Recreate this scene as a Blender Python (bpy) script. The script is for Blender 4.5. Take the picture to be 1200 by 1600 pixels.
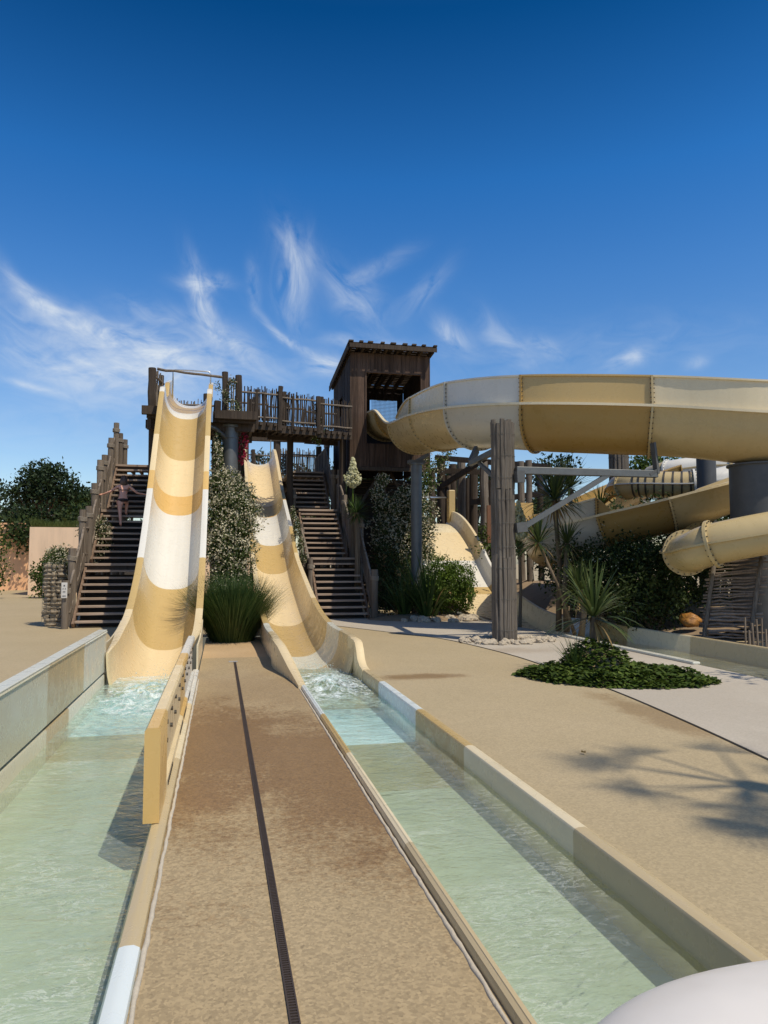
import bpy, math, random
from mathutils import Vector, Matrix, noise as mn
sc = bpy.context.scene
for o in list(bpy.data.objects): bpy.data.objects.remove(o)
PI = math.pi; R = math.radians
# ---------------------------------------------------------------- camera
CH = 1.6; F = 1150.0
PH = math.atan(80/F); TH = math.atan(254/F*math.cos(PH))
cd = bpy.data.cameras.new('camera'); cam = bpy.data.objects.new('camera', cd); sc.collection.objects.link(cam)
cam.location = (0, 0, CH); cam.rotation_euler = (PI/2+PH, 0, -TH)
cd.sensor_fit = 'VERTICAL'; cd.sensor_height = 36; cd.lens = 36*F/1600; cd.clip_end = 2000; cd.clip_start = .05
sc.camera = cam
# ---------------------------------------------------------------- sky and sun
SUN_EL = R(58); SUN_AZ = math.atan2(.58, -.815)
sc.view_settings.view_transform = 'Standard'; sc.view_settings.look = 'None'
sc.view_settings.exposure = -0.02; sc.view_settings.gamma = 1
w = bpy.data.worlds.new('World'); sc.world = w; w.use_nodes = True
sun_d = bpy.data.lights.new('sun', 'SUN'); sun_d.energy = 4.1; sun_d.angle = R(.53); sun_d.color = (1, .90, .74)
sun = bpy.data.objects.new('sun', sun_d); sc.collection.objects.link(sun)
sv = Vector((math.cos(SUN_EL)*math.sin(SUN_AZ), math.cos(SUN_EL)*math.cos(SUN_AZ), math.sin(SUN_EL)))
sun.rotation_euler = sv.to_track_quat('Z', 'Y').to_euler(); sun.location = sv*60

# camera basis, used to turn measured (pixel, depth) triples into world positions
_f = Vector((math.sin(TH)*math.cos(PH), math.cos(TH)*math.cos(PH), math.sin(PH)))
_r = Vector((math.cos(TH), -math.sin(TH), 0)); _u = _r.cross(_f)
def W(px, py, D): return Vector((0, 0, CH)) + (_f + _r*((px-600)/F) + _u*((800-py)/F))*D
def ray(px, py): return _f + _r*((px-600)/F) + _u*((800-py)/F)

class NT:
    """tiny node helper"""
    def __init__(s, tree): s.t = tree; s.n = tree.nodes; s.l = tree.links
    def new(s, typ, **kw):
        n = s.n.new(typ)
        for k, v in kw.items():
            if hasattr(n, k): setattr(n, k, v)
        return n
    def link(s, a, b): s.l.new(a, b)
    def val(s, sock, v):
        if isinstance(v, bpy.types.NodeSocket): s.l.new(v, sock)
        else: sock.default_value = v
    def math(s, op, a, b=0.0, c=None, clamp=False):
        n = s.new('ShaderNodeMath', operation=op); n.use_clamp = clamp
        s.val(n.inputs[0], a); s.val(n.inputs[1], b)
        if c is not None: s.val(n.inputs[2], c)
        return n.outputs[0]
    def mix(s, fac, a, b, mode='MIX'):
        n = s.new('ShaderNodeMix', data_type='RGBA', blend_type=mode)
        s.val(n.inputs[0], fac); s.val(n.inputs[6], a); s.val(n.inputs[7], b); return n.outputs[2]
    def noise(s, vec, scale, detail=4, rough=.55, dist=0):
        n = s.new('ShaderNodeTexNoise'); s.val(n.inputs['Scale'], scale); n.inputs['Detail'].default_value = detail
        n.inputs['Roughness'].default_value = rough; n.inputs['Distortion'].default_value = dist
        if vec is not None: s.l.new(vec, n.inputs['Vector'])
        return n.outputs['Fac']
    def ramp(s, fac, stops):
        n = s.new('ShaderNodeValToRGB'); e = n.color_ramp.elements
        while len(e) > 1: e.remove(e[-1])
        e[0].position = stops[0][0]; e[0].color = C4(stops[0][1])
        for p, c in stops[1:]:
            x = e.new(p); x.color = C4(c)
        s.val(n.inputs[0], fac); return n.outputs[0]
    def rng(s, v, a, b, c=0, d=1):
        n = s.new('ShaderNodeMapRange'); s.val(n.inputs[0], v)
        for i, x in enumerate((a, b, c, d)): n.inputs[i+1].default_value = x
        return n.outputs[0]
    def mapping(s, vec, scale=(1, 1, 1), rot=(0, 0, 0), loc=(0, 0, 0)):
        n = s.new('ShaderNodeMapping'); n.inputs['Scale'].default_value = scale; n.inputs['Rotation'].default_value = rot
        n.inputs['Location'].default_value = loc; s.l.new(vec, n.inputs[0]); return n.outputs[0]
def C4(c): return (c, c, c, 1) if isinstance(c, (int, float)) else tuple(c) if len(c) == 4 else (*c, 1)

SKYRAMP = [(z, tuple(c*.885 for c in k)) for z, k in [(0, (1.45, 1.30, 1.22)), (.17, (1.38, 1.24, 1.19)), (.36, (.80, 1.19, 1.33)), (.47, (.40, 1.09, 1.34)), (.62, (.045, .585, .81)), (.78, (.55, .62, .72)), (1, (.95, .85, .78))]]  # stops above the frame top are made brighter and neutral, as added warm fill
def build_world():
    N = NT(w.node_tree); N.n.clear()
    out = N.new('ShaderNodeOutputWorld'); bg = N.new('ShaderNodeBackground'); bg.inputs[1].default_value = .092
    sky = N.new('ShaderNodeTexSky'); sky.sky_type = 'NISHITA'; sky.sun_disc = False
    sky.sun_elevation = SUN_EL; sky.sun_rotation = SUN_AZ; sky.air_density = 1.0; sky.dust_density = 1.0; sky.ozone_density = 3.0
    hs = N.new('ShaderNodeHueSaturation'); hs.inputs['Saturation'].default_value = 1.15; N.link(sky.outputs[0], hs.inputs['Color'])
    gm = N.new('ShaderNodeGamma'); gm.inputs[1].default_value = 1.25; N.link(hs.outputs[0], gm.inputs[0])
    tc = N.new('ShaderNodeTexCoord'); sep = N.new('ShaderNodeSeparateXYZ'); N.link(tc.outputs['Generated'], sep.inputs[0])
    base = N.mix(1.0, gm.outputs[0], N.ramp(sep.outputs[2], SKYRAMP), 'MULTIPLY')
    az = N.math('ARCTAN2', sep.outputs[0], sep.outputs[1]); el = N.math('ARCSINE', sep.outputs[2])
    cmb = N.new('ShaderNodeCombineXYZ'); N.link(az, cmb.inputs[0]); N.link(el, cmb.inputs[1])
    # gentle curl of the cirrus
    def ns(scale, seed):
        m = N.mapping(cmb.outputs[0], loc=(seed, seed*1.7, 0)); return N.noise(m, scale, 2, .5)
    wx = N.math('MULTIPLY', N.math('SUBTRACT', ns(5, 1.3), .5), .055); wy = N.math('MULTIPLY', N.math('SUBTRACT', ns(5, 7.9), .5), .055)
    azw = N.math('ADD', az, wx); elw = N.math('ADD', el, wy)
    # wisps: start and end of each streak as seen in the sky, half width (pixels), density
    S = [((35, 432), (110, 500), 8, .75), ((70, 470), (235, 550), 16, .62), ((10, 470), (150, 560), 22, .3), ((130, 570), (350, 575), 38, .62),
         ((150, 510), (300, 560), 24, .5), ((312, 440), (345, 520), 13, .85), ((295, 440), (350, 446), 8, .6), ((330, 515), (430, 580), 15, .55),
         ((60, 560), (270, 612), 18, .45), ((448, 385), (470, 470), 18, .62), ((482, 385), (478, 440), 10, .35), ((430, 505), (492, 553), 6, .8),
         ((492, 572), (535, 570), 14, .75), ((520, 430), (590, 485), 20, .42), ((560, 430), (625, 400), 9, .3), ((545, 530), (650, 540), 9, .75),
         ((700, 505), (735, 530), 12, .6), ((770, 505), (820, 560), 14, .38), ((830, 530), (862, 545), 10, .45), ((955, 570), (1000, 560), 12, .55),
         ((1085, 572), (1105, 565), 8, .4), ((25, 600), (100, 620), 5, .5), ((640, 480), (690, 430), 14, .22), ((400, 430), (405, 480), 8, .3),
         ((0, 650), (420, 640), 45, .16), ((690, 560), (1150, 520), 30, .13), ((200, 470), (290, 500), 12, .3), ((0, 520), (120, 600), 25, .25)]
    def ae(px, py):
        d = ray(px, py).normalized(); return math.atan2(d.x, d.y), math.asin(d.z)
    tot = None
    for i, (a, b, hw, st) in enumerate(S):
        a0, e0 = ae(*a); a1, e1 = ae(*b); cx, cy = (a0+a1)/2, (e0+e1)/2
        L = math.hypot(a1-a0, e1-e0)/2; an = math.atan2(e1-e0, a1-a0); W_ = hw/F*1.3; L *= 1.25; L += W_*.5
        ca, sa = math.cos(an), math.sin(an)
        dx = N.math('SUBTRACT', azw, cx); dy = N.math('SUBTRACT', elw, cy)
        u = N.math('ADD', N.math('MULTIPLY', dx, ca), N.math('MULTIPLY', dy, sa))
        v = N.math('SUBTRACT', N.math('MULTIPLY', dy, ca), N.math('MULTIPLY', dx, sa))
        r2 = N.math('ADD', N.math('POWER', N.math('ABSOLUTE', N.math('DIVIDE', u, L)), 2), N.math('POWER', N.math('ABSOLUTE', N.math('DIVIDE', v, W_)), 2))
        g = N.math('EXPONENT', N.math('MULTIPLY', r2, -1.1))
        cv = N.new('ShaderNodeCombineXYZ'); N.link(N.math('MULTIPLY', u, 11), cv.inputs[0]); N.link(N.math('MULTIPLY', v, 24), cv.inputs[1]); cv.inputs[2].default_value = i*3.1
        fn = N.rng(N.noise(cv.outputs[0], 1.5, 5, .6, .8), .32, .70)
        m = N.math('MULTIPLY', N.math('MULTIPLY', g, fn), st)
        tot = m if tot is None else N.math('ADD', tot, m)
    tot = N.math('MULTIPLY', tot, 1.05, clamp=True)
    col = N.mix(tot, base, (8.2, 8.9, 9.6, 1))
    N.link(col, bg.inputs[0]); N.link(bg.outputs[0], out.inputs[0])
build_world()

# ---------------------------------------------------------------- materials
M = {}
def mat(name):
    m = bpy.data.materials.new(name); m.use_nodes = True; N = NT(m.node_tree)
    b = N.n['Principled BSDF']; M[name] = m; return m, N, b
def objco(N): return N.new('ShaderNodeTexCoord').outputs['Object']
def bump(N, b, h, st=.3, d=.01):
    n = N.new('ShaderNodeBump'); n.inputs['Strength'].default_value = st; n.inputs['Distance'].default_value = d
    N.link(h, n.inputs['Height']); N.link(n.outputs[0], b.inputs['Normal'])
def geo_pos(N): return N.new('ShaderNodeNewGeometry').outputs['Position']

def gelcoat(name, col, rough=.28, var=.10, dirt=(.30, .24, .13)):
    m, N, b = mat(name); p = geo_pos(N)
    big = N.noise(p, 1.1, 4, .6); streak = N.noise(N.mapping(p, (5, .5, .5)), 1.6, 3, .5)
    c = N.mix(N.rng(streak, .45, .8, 0, var), C4(col), C4(dirt))
    c = N.mix(N.rng(big, .35, .75, 0, var*.6), c, C4([x*.82 for x in col]))
    N.link(c, b.inputs['Base Color'])
    N.link(N.rng(N.noise(p, 6, 4, .6), .3, .7, rough*.7, rough*1.5), b.inputs['Roughness'])
    b.inputs['Specular IOR Level'].default_value = .45
    bump(N, b, N.noise(p, 1.6, 1, .4), .06, .012)
gelcoat('gel_cream', (.70, .56, .33)); gelcoat('gel_gold', (.50, .355, .145)); gelcoat('gel_white', (.66, .635, .565))
gelcoat('gel_cream_pale', (.70, .60, .40)); gelcoat('gel_ochre', (.62, .40, .14)); gelcoat('gel_grey_white', (.60, .59, .49))
gelcoat('gel_wall', (.55, .52, .38), .25, .12); gelcoat('gel_wall_tan', (.44, .35, .20), .25, .14)
gelcoat('floor_green', (.49, .51, .40), .4, .3, (.36, .35, .19)); gelcoat('floor_olive', (.42, .38, .22), .4, .2); gelcoat('floor_blue', (.64, .80, .90), .4, .06)
gelcoat('gel_tan', (.50, .40, .23)); gelcoat('gel_bluewhite', (.66, .72, .71), .25, .08); gelcoat('block_white', (.78, .735, .67), .4, .05, (.6, .6, .55))
gelcoat('gel_bronze', (.36, .23, .075)); gelcoat('tube_gold_shaded', (.37, .235, .075), .3, .14); gelcoat('tube_cream_shaded', (.50, .39, .20), .3, .14); gelcoat('tube_white_shaded', (.50, .48, .41), .3, .14)  # tube_ colours: darker copies of gel_ with the overhead slides' shade mixed in

def wood(name, a, b_, grain=14, sc_=1.0, ax='z'):
    m, N, b = mat(name); p = objco(N)
    s = {'z': (grain, grain, .6), 'x': (.6, grain, grain), 'y': (grain, .6, grain)}[ax]
    g = N.noise(N.mapping(p, s), 1.6*sc_, 5, .65, .4); big = N.noise(p, .9, 3, .6)
    isl = N.new('ShaderNodeNewGeometry').outputs['Random Per Island']
    c = N.mix(N.rng(g, .3, .72), C4(a), C4(b_)); c = N.mix(N.rng(big, .35, .7, 0, .45), c, C4([x*.55 for x in a]))
    hv = N.new('ShaderNodeHueSaturation'); N.link(c, hv.inputs['Color']); N.link(N.rng(isl, 0, 1, .72, 1.32), hv.inputs['Value'])
    N.link(hv.outputs[0], b.inputs['Base Color']); b.inputs['Roughness'].default_value = .85; b.inputs['Specular IOR Level'].default_value = .15
    bump(N, b, g, .6, .02)
wood('wood_grey', (.125, .098, .075), (.25, .208, .162)); wood('wood_dark', (.045, .034, .026), (.095, .072, .054))
wood('wood_brown', (.13, .085, .058), (.27, .19, .135)); wood('wood_tread', (.33, .24, .175), (.56, .45, .355), 14, 1, 'x')
wood('wood_cabin', (.044, .029, .021), (.125, .080, .057), 11); wood('wood_cabin_shaded', (.028, .024, .026), (.062, .050, .050), 11)  # darker copy for side and back walls: their shade is in the colour
wood('wood_pole', (.085, .072, .058), (.25, .215, .175), 18); wood('wood_stick', (.16, .125, .10), (.32, .26, .21), 14, 1, 'x')
wood('wood_rail', (.15, .12, .095), (.28, .235, .19), 10, 1, 'y'); wood('bark', (.10, .075, .05), (.22, .17, .115), 12)

def metal(name, col, rough=.5, metallic=.55):
    m, N, b = mat(name); p = geo_pos(N)
    n = N.noise(p, 5, 5, .65); c = N.mix(N.rng(n, .35, .7, 0, .5), C4(col), C4([x*.62 for x in col]))
    N.link(c, b.inputs['Base Color']); b.inputs['Metallic'].default_value = metallic; b.inputs['Roughness'].default_value = rough
    bump(N, b, N.noise(p, 40, 3, .6), .15, .004)
metal('steel', (.155, .16, .155)); metal('steel_dark', (.11, .112, .11), .6, .35); metal('steel_bright', (.62, .64, .65), .3, .9)
metal('bolt', (.10, .09, .075), .5, .7); metal('drain_metal', (.10, .075, .06), .55, .5)

def leafmat(name, cols, rough=.5, trans=.25):
    m, N, b = mat(name); isl = N.new('ShaderNodeNewGeometry').outputs['Random Per Island']
    k = len(cols); c = N.ramp(isl, [(i/(k-1), x) for i, x in enumerate(cols)])
    c = N.mix(N.rng(N.noise(geo_pos(N), 1.7, 3, .6), .3, .7, 0, .55), c, C4([x*.5 for x in cols[0]]))
    N.link(c, b.inputs['Base Color']); b.inputs['Roughness'].default_value = rough; b.inputs['Specular IOR Level'].default_value = .25
    tr = N.new('ShaderNodeBsdfTranslucent'); N.link(c, tr.inputs[0]); mx = N.new('ShaderNodeMixShader'); mx.inputs[0].default_value = trans
    N.link(b.outputs[0], mx.inputs[1]); N.link(tr.outputs[0], mx.inputs[2]); N.link(mx.outputs[0], N.n['Material Output'].inputs[0])
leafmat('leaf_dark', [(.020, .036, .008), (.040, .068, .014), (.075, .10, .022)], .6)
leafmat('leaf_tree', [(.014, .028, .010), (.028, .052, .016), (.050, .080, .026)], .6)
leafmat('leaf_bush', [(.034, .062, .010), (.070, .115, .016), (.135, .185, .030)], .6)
leafmat('leaf_bright', [(.050, .095, .010), (.10, .165, .016), (.165, .235, .028)], .6)
leafmat('leaf_grass', [(.034, .070, .018), (.075, .13, .032), (.13, .18, .055)], .5)
leafmat('leaf_palm', [(.045, .075, .024), (.085, .125, .036), (.16, .19, .06)], .4)
leafmat('leaf_dry', [(.30, .20, .07), (.42, .30, .12), (.26, .17, .07)], .7)
leafmat('leaf_jasmine', [(.024, .044, .008), (.058, .088, .018), (.12, .15, .040)], .6)
leafmat('flower_cream', [(.58, .52, .35), (.76, .71, .52), (.34, .29, .17)], .7)
leafmat('flower_yucca', [(.62, .60, .34), (.76, .74, .50), (.50, .50, .24)], .6)
leafmat('flower_red', [(.38, .015, .05), (.55, .03, .09), (.30, .01, .04)], .6)
leafmat('grass_olive', [(.07, .10, .02), (.11, .14, .03), (.15, .17, .05)], .6)

def plain(name, col, rough=.7, nscale=8, amt=.3, bs=.3):
    m, N, b = mat(name); p = geo_pos(N); n = N.noise(p, nscale, 5, .6)
    N.link(N.mix(N.rng(n, .3, .7, 0, amt), C4(col), C4([x*.6 for x in col])), b.inputs['Base Color']); b.inputs['Roughness'].default_value = rough
    bump(N, b, n, bs, .02)
plain('rock', (.46, .39, .29), .85, 7, .5, .5); plain('rope', (.30, .255, .20), .9, 30, .5); plain('skin', (.74, .38, .26), .5, 6, .12, .05)
plain('hair', (.085, .045, .026), .5, 20, .4); plain('cloth_dark', (.035, .022, .022), .7, 20, .3, .1); plain('sign_white', (.62, .60, .56), .5, 30, .25, .1)
plain('sign_ink', (.06, .05, .05), .6); plain('door', (.33, .25, .17), .7, 3, .3, .1); plain('net', (.35, .36, .34), .8, 30, .1, .1)
plain('mortar', (.52, .46, .36), .9, 40, .25, .3); plain('concrete', (.34, .33, .31), .85, 5, .3, .2); plain('joint', (.055, .045, .035), .9, 20, .3, .1)
plain('soil', (.28, .20, .12), .95, 5, .5, .8); plain('cladding_rust', (.20, .085, .035), .6, 4, .4, .2)

def m_stucco(name, c1):
    m, N, b = mat(name); p = geo_pos(N)
    st = N.noise(N.mapping(p, (3, 3, .35)), .9, 5, .6); n = N.noise(p, .6, 4, .6)
    c = N.mix(N.rng(st, .45, .75, 0, .35), C4(c1), C4((.36, .27, .19))); c = N.mix(N.rng(n, .4, .7, 0, .25), c, C4([x*.8 for x in c1]))
    N.link(c, b.inputs['Base Color']); b.inputs['Roughness'].default_value = .9; bump(N, b, N.noise(p, 30, 3, .6), .3, .01)
m_stucco('stucco_pink', (.80, .57, .38)); m_stucco('stucco_orange', (.82, .47, .25))

def m_deck(name, c1, c2, spec=1.0, wet=None):
    """exposed aggregate concrete; wet = list of (x, y, rx, ry, amount) damp areas"""
    m, N, b = mat(name); p = geo_pos(N)
    big = N.noise(p, .45, 5, .6); mid = N.noise(N.mapping(p, (1, .45, 1)), 2.4, 5, .65)
    c = N.mix(N.rng(big, .35, .68), C4(c1), C4(c2)); c = N.mix(N.rng(mid, .5, .78, 0, .16), c, C4([x*.72 for x in c1]))
    vo = N.new('ShaderNodeTexVoronoi'); vo.inputs['Scale'].default_value = 70; N.link(p, vo.inputs['Vector'])
    sp = N.new('ShaderNodeSeparateColor'); N.link(vo.outputs['Color'], sp.inputs[0])
    grain = N.math('MULTIPLY', N.rng(sp.outputs[0], .0, 1, -.20*spec, .20*spec), 1)
    hv = N.new('ShaderNodeHueSaturation'); N.link(c, hv.inputs['Color']); N.link(N.math('ADD', grain, 1), hv.inputs['Value']); c = hv.outputs[0]
    g2 = N.noise(p, 75, 2, .5); c = N.mix(N.rng(g2, .60, .72, 0, .42*spec), c, C4([x*.45 for x in c1]))
    spot = N.noise(N.mapping(p, (1, .8, 1)), 19, 3, .55); c = N.mix(N.rng(spot, .67, .70, 0, .6*spec), c, C4([x*.55 for x in c1]))
    rg = .85
    if wet:
        sx = N.new('ShaderNodeSeparateXYZ'); N.link(p, sx.inputs[0]); tot = None
        wn = N.math('MULTIPLY', N.math('SUBTRACT', N.noise(p, 1.6, 5, .62), .5), 2.0)
        wf = N.math('MULTIPLY', N.math('SUBTRACT', N.noise(p, 22, 3, .6), .5), 1.6)
        for (x, y, rx, ry, am) in wet:
            d = N.math('SQRT', N.math('ADD', N.math('POWER', N.math('ABSOLUTE', N.math('DIVIDE', N.math('SUBTRACT', sx.outputs[0], x), rx)), 2), N.math('POWER', N.math('ABSOLUTE', N.math('DIVIDE', N.math('SUBTRACT', sx.outputs[1], y), ry)), 2)))
            k = N.rng(N.math('ADD', N.math('ADD', d, wn), wf), .6, 1.35, am, 0); tot = k if tot is None else N.math('MAXIMUM', tot, k)
        c = N.mix(tot, c, N.mix(1.0, c, (.62, .48, .34, 1), 'MULTIPLY')); rg = N.rng(tot, 0, 1, .85, .34)
    N.link(c, b.inputs['Base Color']); N.val(b.inputs['Roughness'], rg)
    bump(N, b, N.math('ADD', N.math('MULTIPLY', sp.outputs[0], .5), N.noise(p, 60, 4, .7)), .35*spec, .006)
m_deck('paving', (.375, .298, .172), (.405, .322, .192), .6, [(2.75, 10.2, .55, .25, .8), (4.5, 7.1, .25, 1.3, .55)])
m_deck('paving_pale', (.41, .36, .285), (.46, .41, .33), .35, [(5.0, 12.8, 1.2, .35, .3), (8, 7.0, 1.5, .3, .5)])
m_deck('deck_centre', (.335, .252, .138), (.375, .288, .165), 1.0, [(.0, 6.8, .75, 2.2, .9), (.75, 6.0, .6, 1.9, .85), (.3, 9.5, .9, 1.4, .3)])
m_deck('sand', (.42, .29, .15), (.48, .34, .19), .5)

def m_water():
    m, N, b = mat('water'); p = geo_pos(N); o = N.n['Material Output']
    dif = N.new('ShaderNodeBsdfDiffuse'); dif.inputs[0].default_value = (.62, .70, .62, 1)
    tr = N.new('ShaderNodeBsdfTransparent'); tr.inputs[0].default_value = (.82, .92, .88, 1)
    gl = N.new('ShaderNodeBsdfGlossy'); gl.inputs[0].default_value = (1, 1, 1, 1); gl.inputs[1].default_value = .05
    fr = N.new('ShaderNodeFresnel'); fr.inputs[0].default_value = 1.33
    h1 = N.noise(N.mapping(p, (1.0, 1.7, 1)), 3.2, 4, .6, .8); h2 = N.noise(N.mapping(p, (1, 1.5, 1)), 11, 4, .6, 1.2)
    h = N.math('ADD', h1, N.math('MULTIPLY', h2, .35))
    bp = N.new('ShaderNodeBump'); bp.inputs['Strength'].default_value = .6; bp.inputs['Distance'].default_value = .035; N.link(h, bp.inputs['Height'])
    for x in (gl, fr, dif): N.link(bp.outputs[0], x.inputs['Normal'])
    # thin broken froth riding on the ripples
    fo = N.noise(N.mapping(p, (.8, 2.2, 1)), 5.5, 6, .68, 1.6); ff = N.math('ABSOLUTE', N.math('SUBTRACT', fo, .52))
    patch = N.rng(N.noise(p, 1.2, 3, .6), .38, .66)
    fm = N.math('MULTIPLY', N.rng(ff, 0, .032, 1, 0), N.math('MULTIPLY', patch, .42))
    fd = N.new('ShaderNodeBsdfDiffuse'); fd.inputs[0].default_value = (.85, .9, .86, 1)
    m1 = N.new('ShaderNodeMixShader'); m1.inputs[0].default_value = .14; N.link(tr.outputs[0], m1.inputs[1]); N.link(dif.outputs[0], m1.inputs[2])
    m3 = N.new('ShaderNodeMixShader'); N.link(fm, m3.inputs[0]); N.link(m1.outputs[0], m3.inputs[1]); N.link(fd.outputs[0], m3.inputs[2])
    m2 = N.new('ShaderNodeMixShader'); N.link(fr.outputs[0], m2.inputs[0]); N.link(m3.outputs[0], m2.inputs[1]); N.link(gl.outputs[0], m2.inputs[2])
    N.link(m2.outputs[0], o.inputs[0])
m_water()
def m_foam():
    m, N, b = mat('foam'); p = geo_pos(N); b.inputs['Base Color'].default_value = (.80, .88, .88, 1); b.inputs['Roughness'].default_value = .35
    b.inputs['Subsurface Weight'].default_value = .0
    tr = N.new('ShaderNodeBsdfTransparent'); tr.inputs[0].default_value = (.9, .97, .97, 1); mx = N.new('ShaderNodeMixShader')
    f = N.rng(N.noise(p, 9, 5, .7, .8), .42, .68); N.link(f, mx.inputs[0]); N.link(tr.outputs[0], mx.inputs[1]); N.link(b.outputs[0], mx.inputs[2])
    N.link(mx.outputs[0], N.n['Material Output'].inputs[0]); bump(N, b, N.noise(p, 28, 4, .65), .7, .02)
m_foam()
def m_amber():
    m, N, b = mat('amber'); p = geo_pos(N); n = N.noise(p, 6, 5, .7, 1)
    N.link(N.ramp(n, [(.3, (.16, .06, .015)), (.6, (.48, .22, .04)), (.75, (.62, .36, .10))]), b.inputs['Base Color']); b.inputs['Roughness'].default_value = .5; bump(N, b, n, .8, .05)
m_amber()

# ---------------------------------------------------------------- mesh helpers
COL = sc.collection
def tag(o, label=None, cat=None, group=None, kind=None):
    if label: o['label'] = label
    if cat: o['category'] = cat
    if group: o['group'] = group
    if kind: o['kind'] = kind
    return o
def thing(name, loc, label, cat, group=None, kind=None):
    o = bpy.data.objects.new(name, None); COL.objects.link(o); o.location = loc; o.empty_display_size = .2
    return tag(o, label, cat, group, kind)
class MB:
    def __init__(s): s.v = []; s.f = []; s.m = []; s.cur = 0; s.p = []
    def add(s, vs, fs):
        b = len(s.v); s.v += [tuple(x) for x in vs]; s.f += [tuple(b+i for i in f) for f in fs]; s.m += [s.cur]*len(fs); s.p.append((b, len(s.v), len(s.f)-len(fs), len(s.f))); return s
    def box(s, x0, x1, y0, y1, z0, z1, mtx=None):
        vs = [Vector((x, y, z)) for z in (z0, z1) for y in (y0, y1) for x in (x0, x1)]
        if mtx: vs = [mtx @ v for v in vs]
        return s.add(vs, [(0, 2, 3, 1), (4, 5, 7, 6), (0, 1, 5, 4), (2, 6, 7, 3), (0, 4, 6, 2), (1, 3, 7, 5)])
    def beam(s, a, b, w=.1, h=.1, up=(0, 0, 1)):
        a, b = Vector(a), Vector(b); d = b-a; L = d.length; d.normalize(); up = Vector(up)
        if abs(d.dot(up)) > .98: up = Vector((0, 1, 0))
        x = d.cross(up).normalized(); z = x.cross(d).normalized()
        m = Matrix((x, d, z)).transposed().to_4x4(); m.translation = a
        return s.box(-w/2, w/2, 0, L, -h/2, h/2, m)
    def tube(s, pts, r, n=8, cap=True):
        pts = [Vector(p) for p in pts]; rs = r if isinstance(r, (list, tuple)) else [r]*len(pts)
        vs = []; pr = None
        for i, p in enumerate(pts):
            t = (pts[min(i+1, len(pts)-1)]-pts[max(i-1, 0)]).normalized()
            if pr is None: a = Vector((0, 0, 1)) if abs(t.z) < .9 else Vector((1, 0, 0)); pr = t.cross(a).normalized()
            else: pr = (pr-t*pr.dot(t)).normalized()
            q = t.cross(pr)
            vs += [p+(pr*math.cos(2*PI*k/n)+q*math.sin(2*PI*k/n))*rs[i] for k in range(n)]
        fs = [(i*n+k, i*n+(k+1) % n, (i+1)*n+(k+1) % n, (i+1)*n+k) for i in range(len(pts)-1) for k in range(n)]
        if cap: fs += [tuple(range(n))[::-1], tuple((len(pts)-1)*n+k for k in range(n))]
        return s.add(vs, fs)
    def loft(s, secs, closed=True, caps=True):
        n = len(secs[0]); vs = [p for q in secs for p in q]
        kk = n if closed else n-1
        fs = [(i*n+k, i*n+(k+1) % n, (i+1)*n+(k+1) % n, (i+1)*n+k) for i in range(len(secs)-1) for k in range(kk)]
        if caps and closed: fs += [tuple(range(n))[::-1], tuple((len(secs)-1)*n+k for k in range(n))]
        return s.add(vs, fs)
    def build(s, name, mats, parent=None, smooth=False, loc=None, bevel=0):
        me = bpy.data.meshes.new(name); off = Vector(loc) if loc is not None else Vector((0, 0, 0))
        if parent is not None and loc is None: off = world_loc(parent)
        me.from_pydata([tuple(Vector(v)-off) for v in s.v], [], s.f)
        if not isinstance(mats, (list, tuple)): mats = [mats]
        for m in mats: me.materials.append(M[m])
        if len(mats) > 1: me.polygons.foreach_set('material_index', s.m)
        if smooth: me.polygons.foreach_set('use_smooth', [True]*len(s.f))
        me.update(); o = bpy.data.objects.new(name, me); COL.objects.link(o)
        if smooth == 'auto':
            me.set_sharp_from_angle(angle=R(40))
        if parent is not None:
            o.parent = parent
            if loc is not None: o.location = off-world_loc(parent)
        else: o.location = off
        if bevel:
            bv = o.modifiers.new('bevel', 'BEVEL'); bv.width = bevel; bv.segments = 2; bv.limit_method = 'ANGLE'
        return o
def split_build(g, name, m, parent, smooth=False):
    for a, b, c, d in g.p:
        q = MB(); q.v = g.v[a:b]; q.f = [tuple(i-a for i in f) for f in g.f[c:d]]; q.build(name, m, parent, smooth=smooth)
def world_loc(o):
    v = Vector(o.location)
    while o.parent: o = o.parent; v = v+Vector(o.location)
    return v
def copy_tree(o, parent=None):
    c = o.copy(); COL.objects.link(c)
    if parent is not None: c.parent = parent
    for ch in list(o.children): copy_tree(ch, c)
    return c
def struct(name, mb, m, **k): o = mb.build(name, m, **k); o['kind'] = 'structure'; return o
def prnt(o, t):
    """keep world placement of an unparented mesh while making it a part of t"""
    o.location = Vector(o.location)-world_loc(t); o.parent = t; return o

# ================================================================ ground
CHL = (-1.60, -.40)      # left channel inner walls
CHR = (1.08, 2.04)       # right channel inner walls
LN = (7.45, 8.70)        # family slide lane
g = MB()
def sheet(mb, x0, x1, y0, y1, z): mb.add([(x0, y0, z), (x1, y0, z), (x1, y1, z), (x0, y1, z)], [(0, 1, 2, 3)])
# paving sheet with real openings for the channels
for x0, x1, y0, y1 in ((-60, -1.70, -12, 24), (2.16, 7.38, -12, 24), (-60, 60, 24, 60), (8.80, 60, -12, 24), (7.38, 8.80, -12, 7.0), (-1.7, 2.16, 16.6, 24), (-1.70, 2.16, -12, -4)): sheet(g, x0, x1, y0, y1, 0)
for x0, x1, y0, y1 in ((-700, 700, 60, 900), (-700, 700, -400, -12), (-700, -60, -12, 60), (60, 700, -12, 60)): sheet(g, x0, x1, y0, y1, 0)
struct('paving', g, 'paving')
g = MB(); g.box(-.30, 1.02, -4, 12.9, -.5, .0); struct('deck_strip', g, 'deck_centre')
g = MB(); sheet(g, -.3, 1.0, 12.9, 16.6, -.02); struct('sand_bed', g, 'sand')
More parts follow.
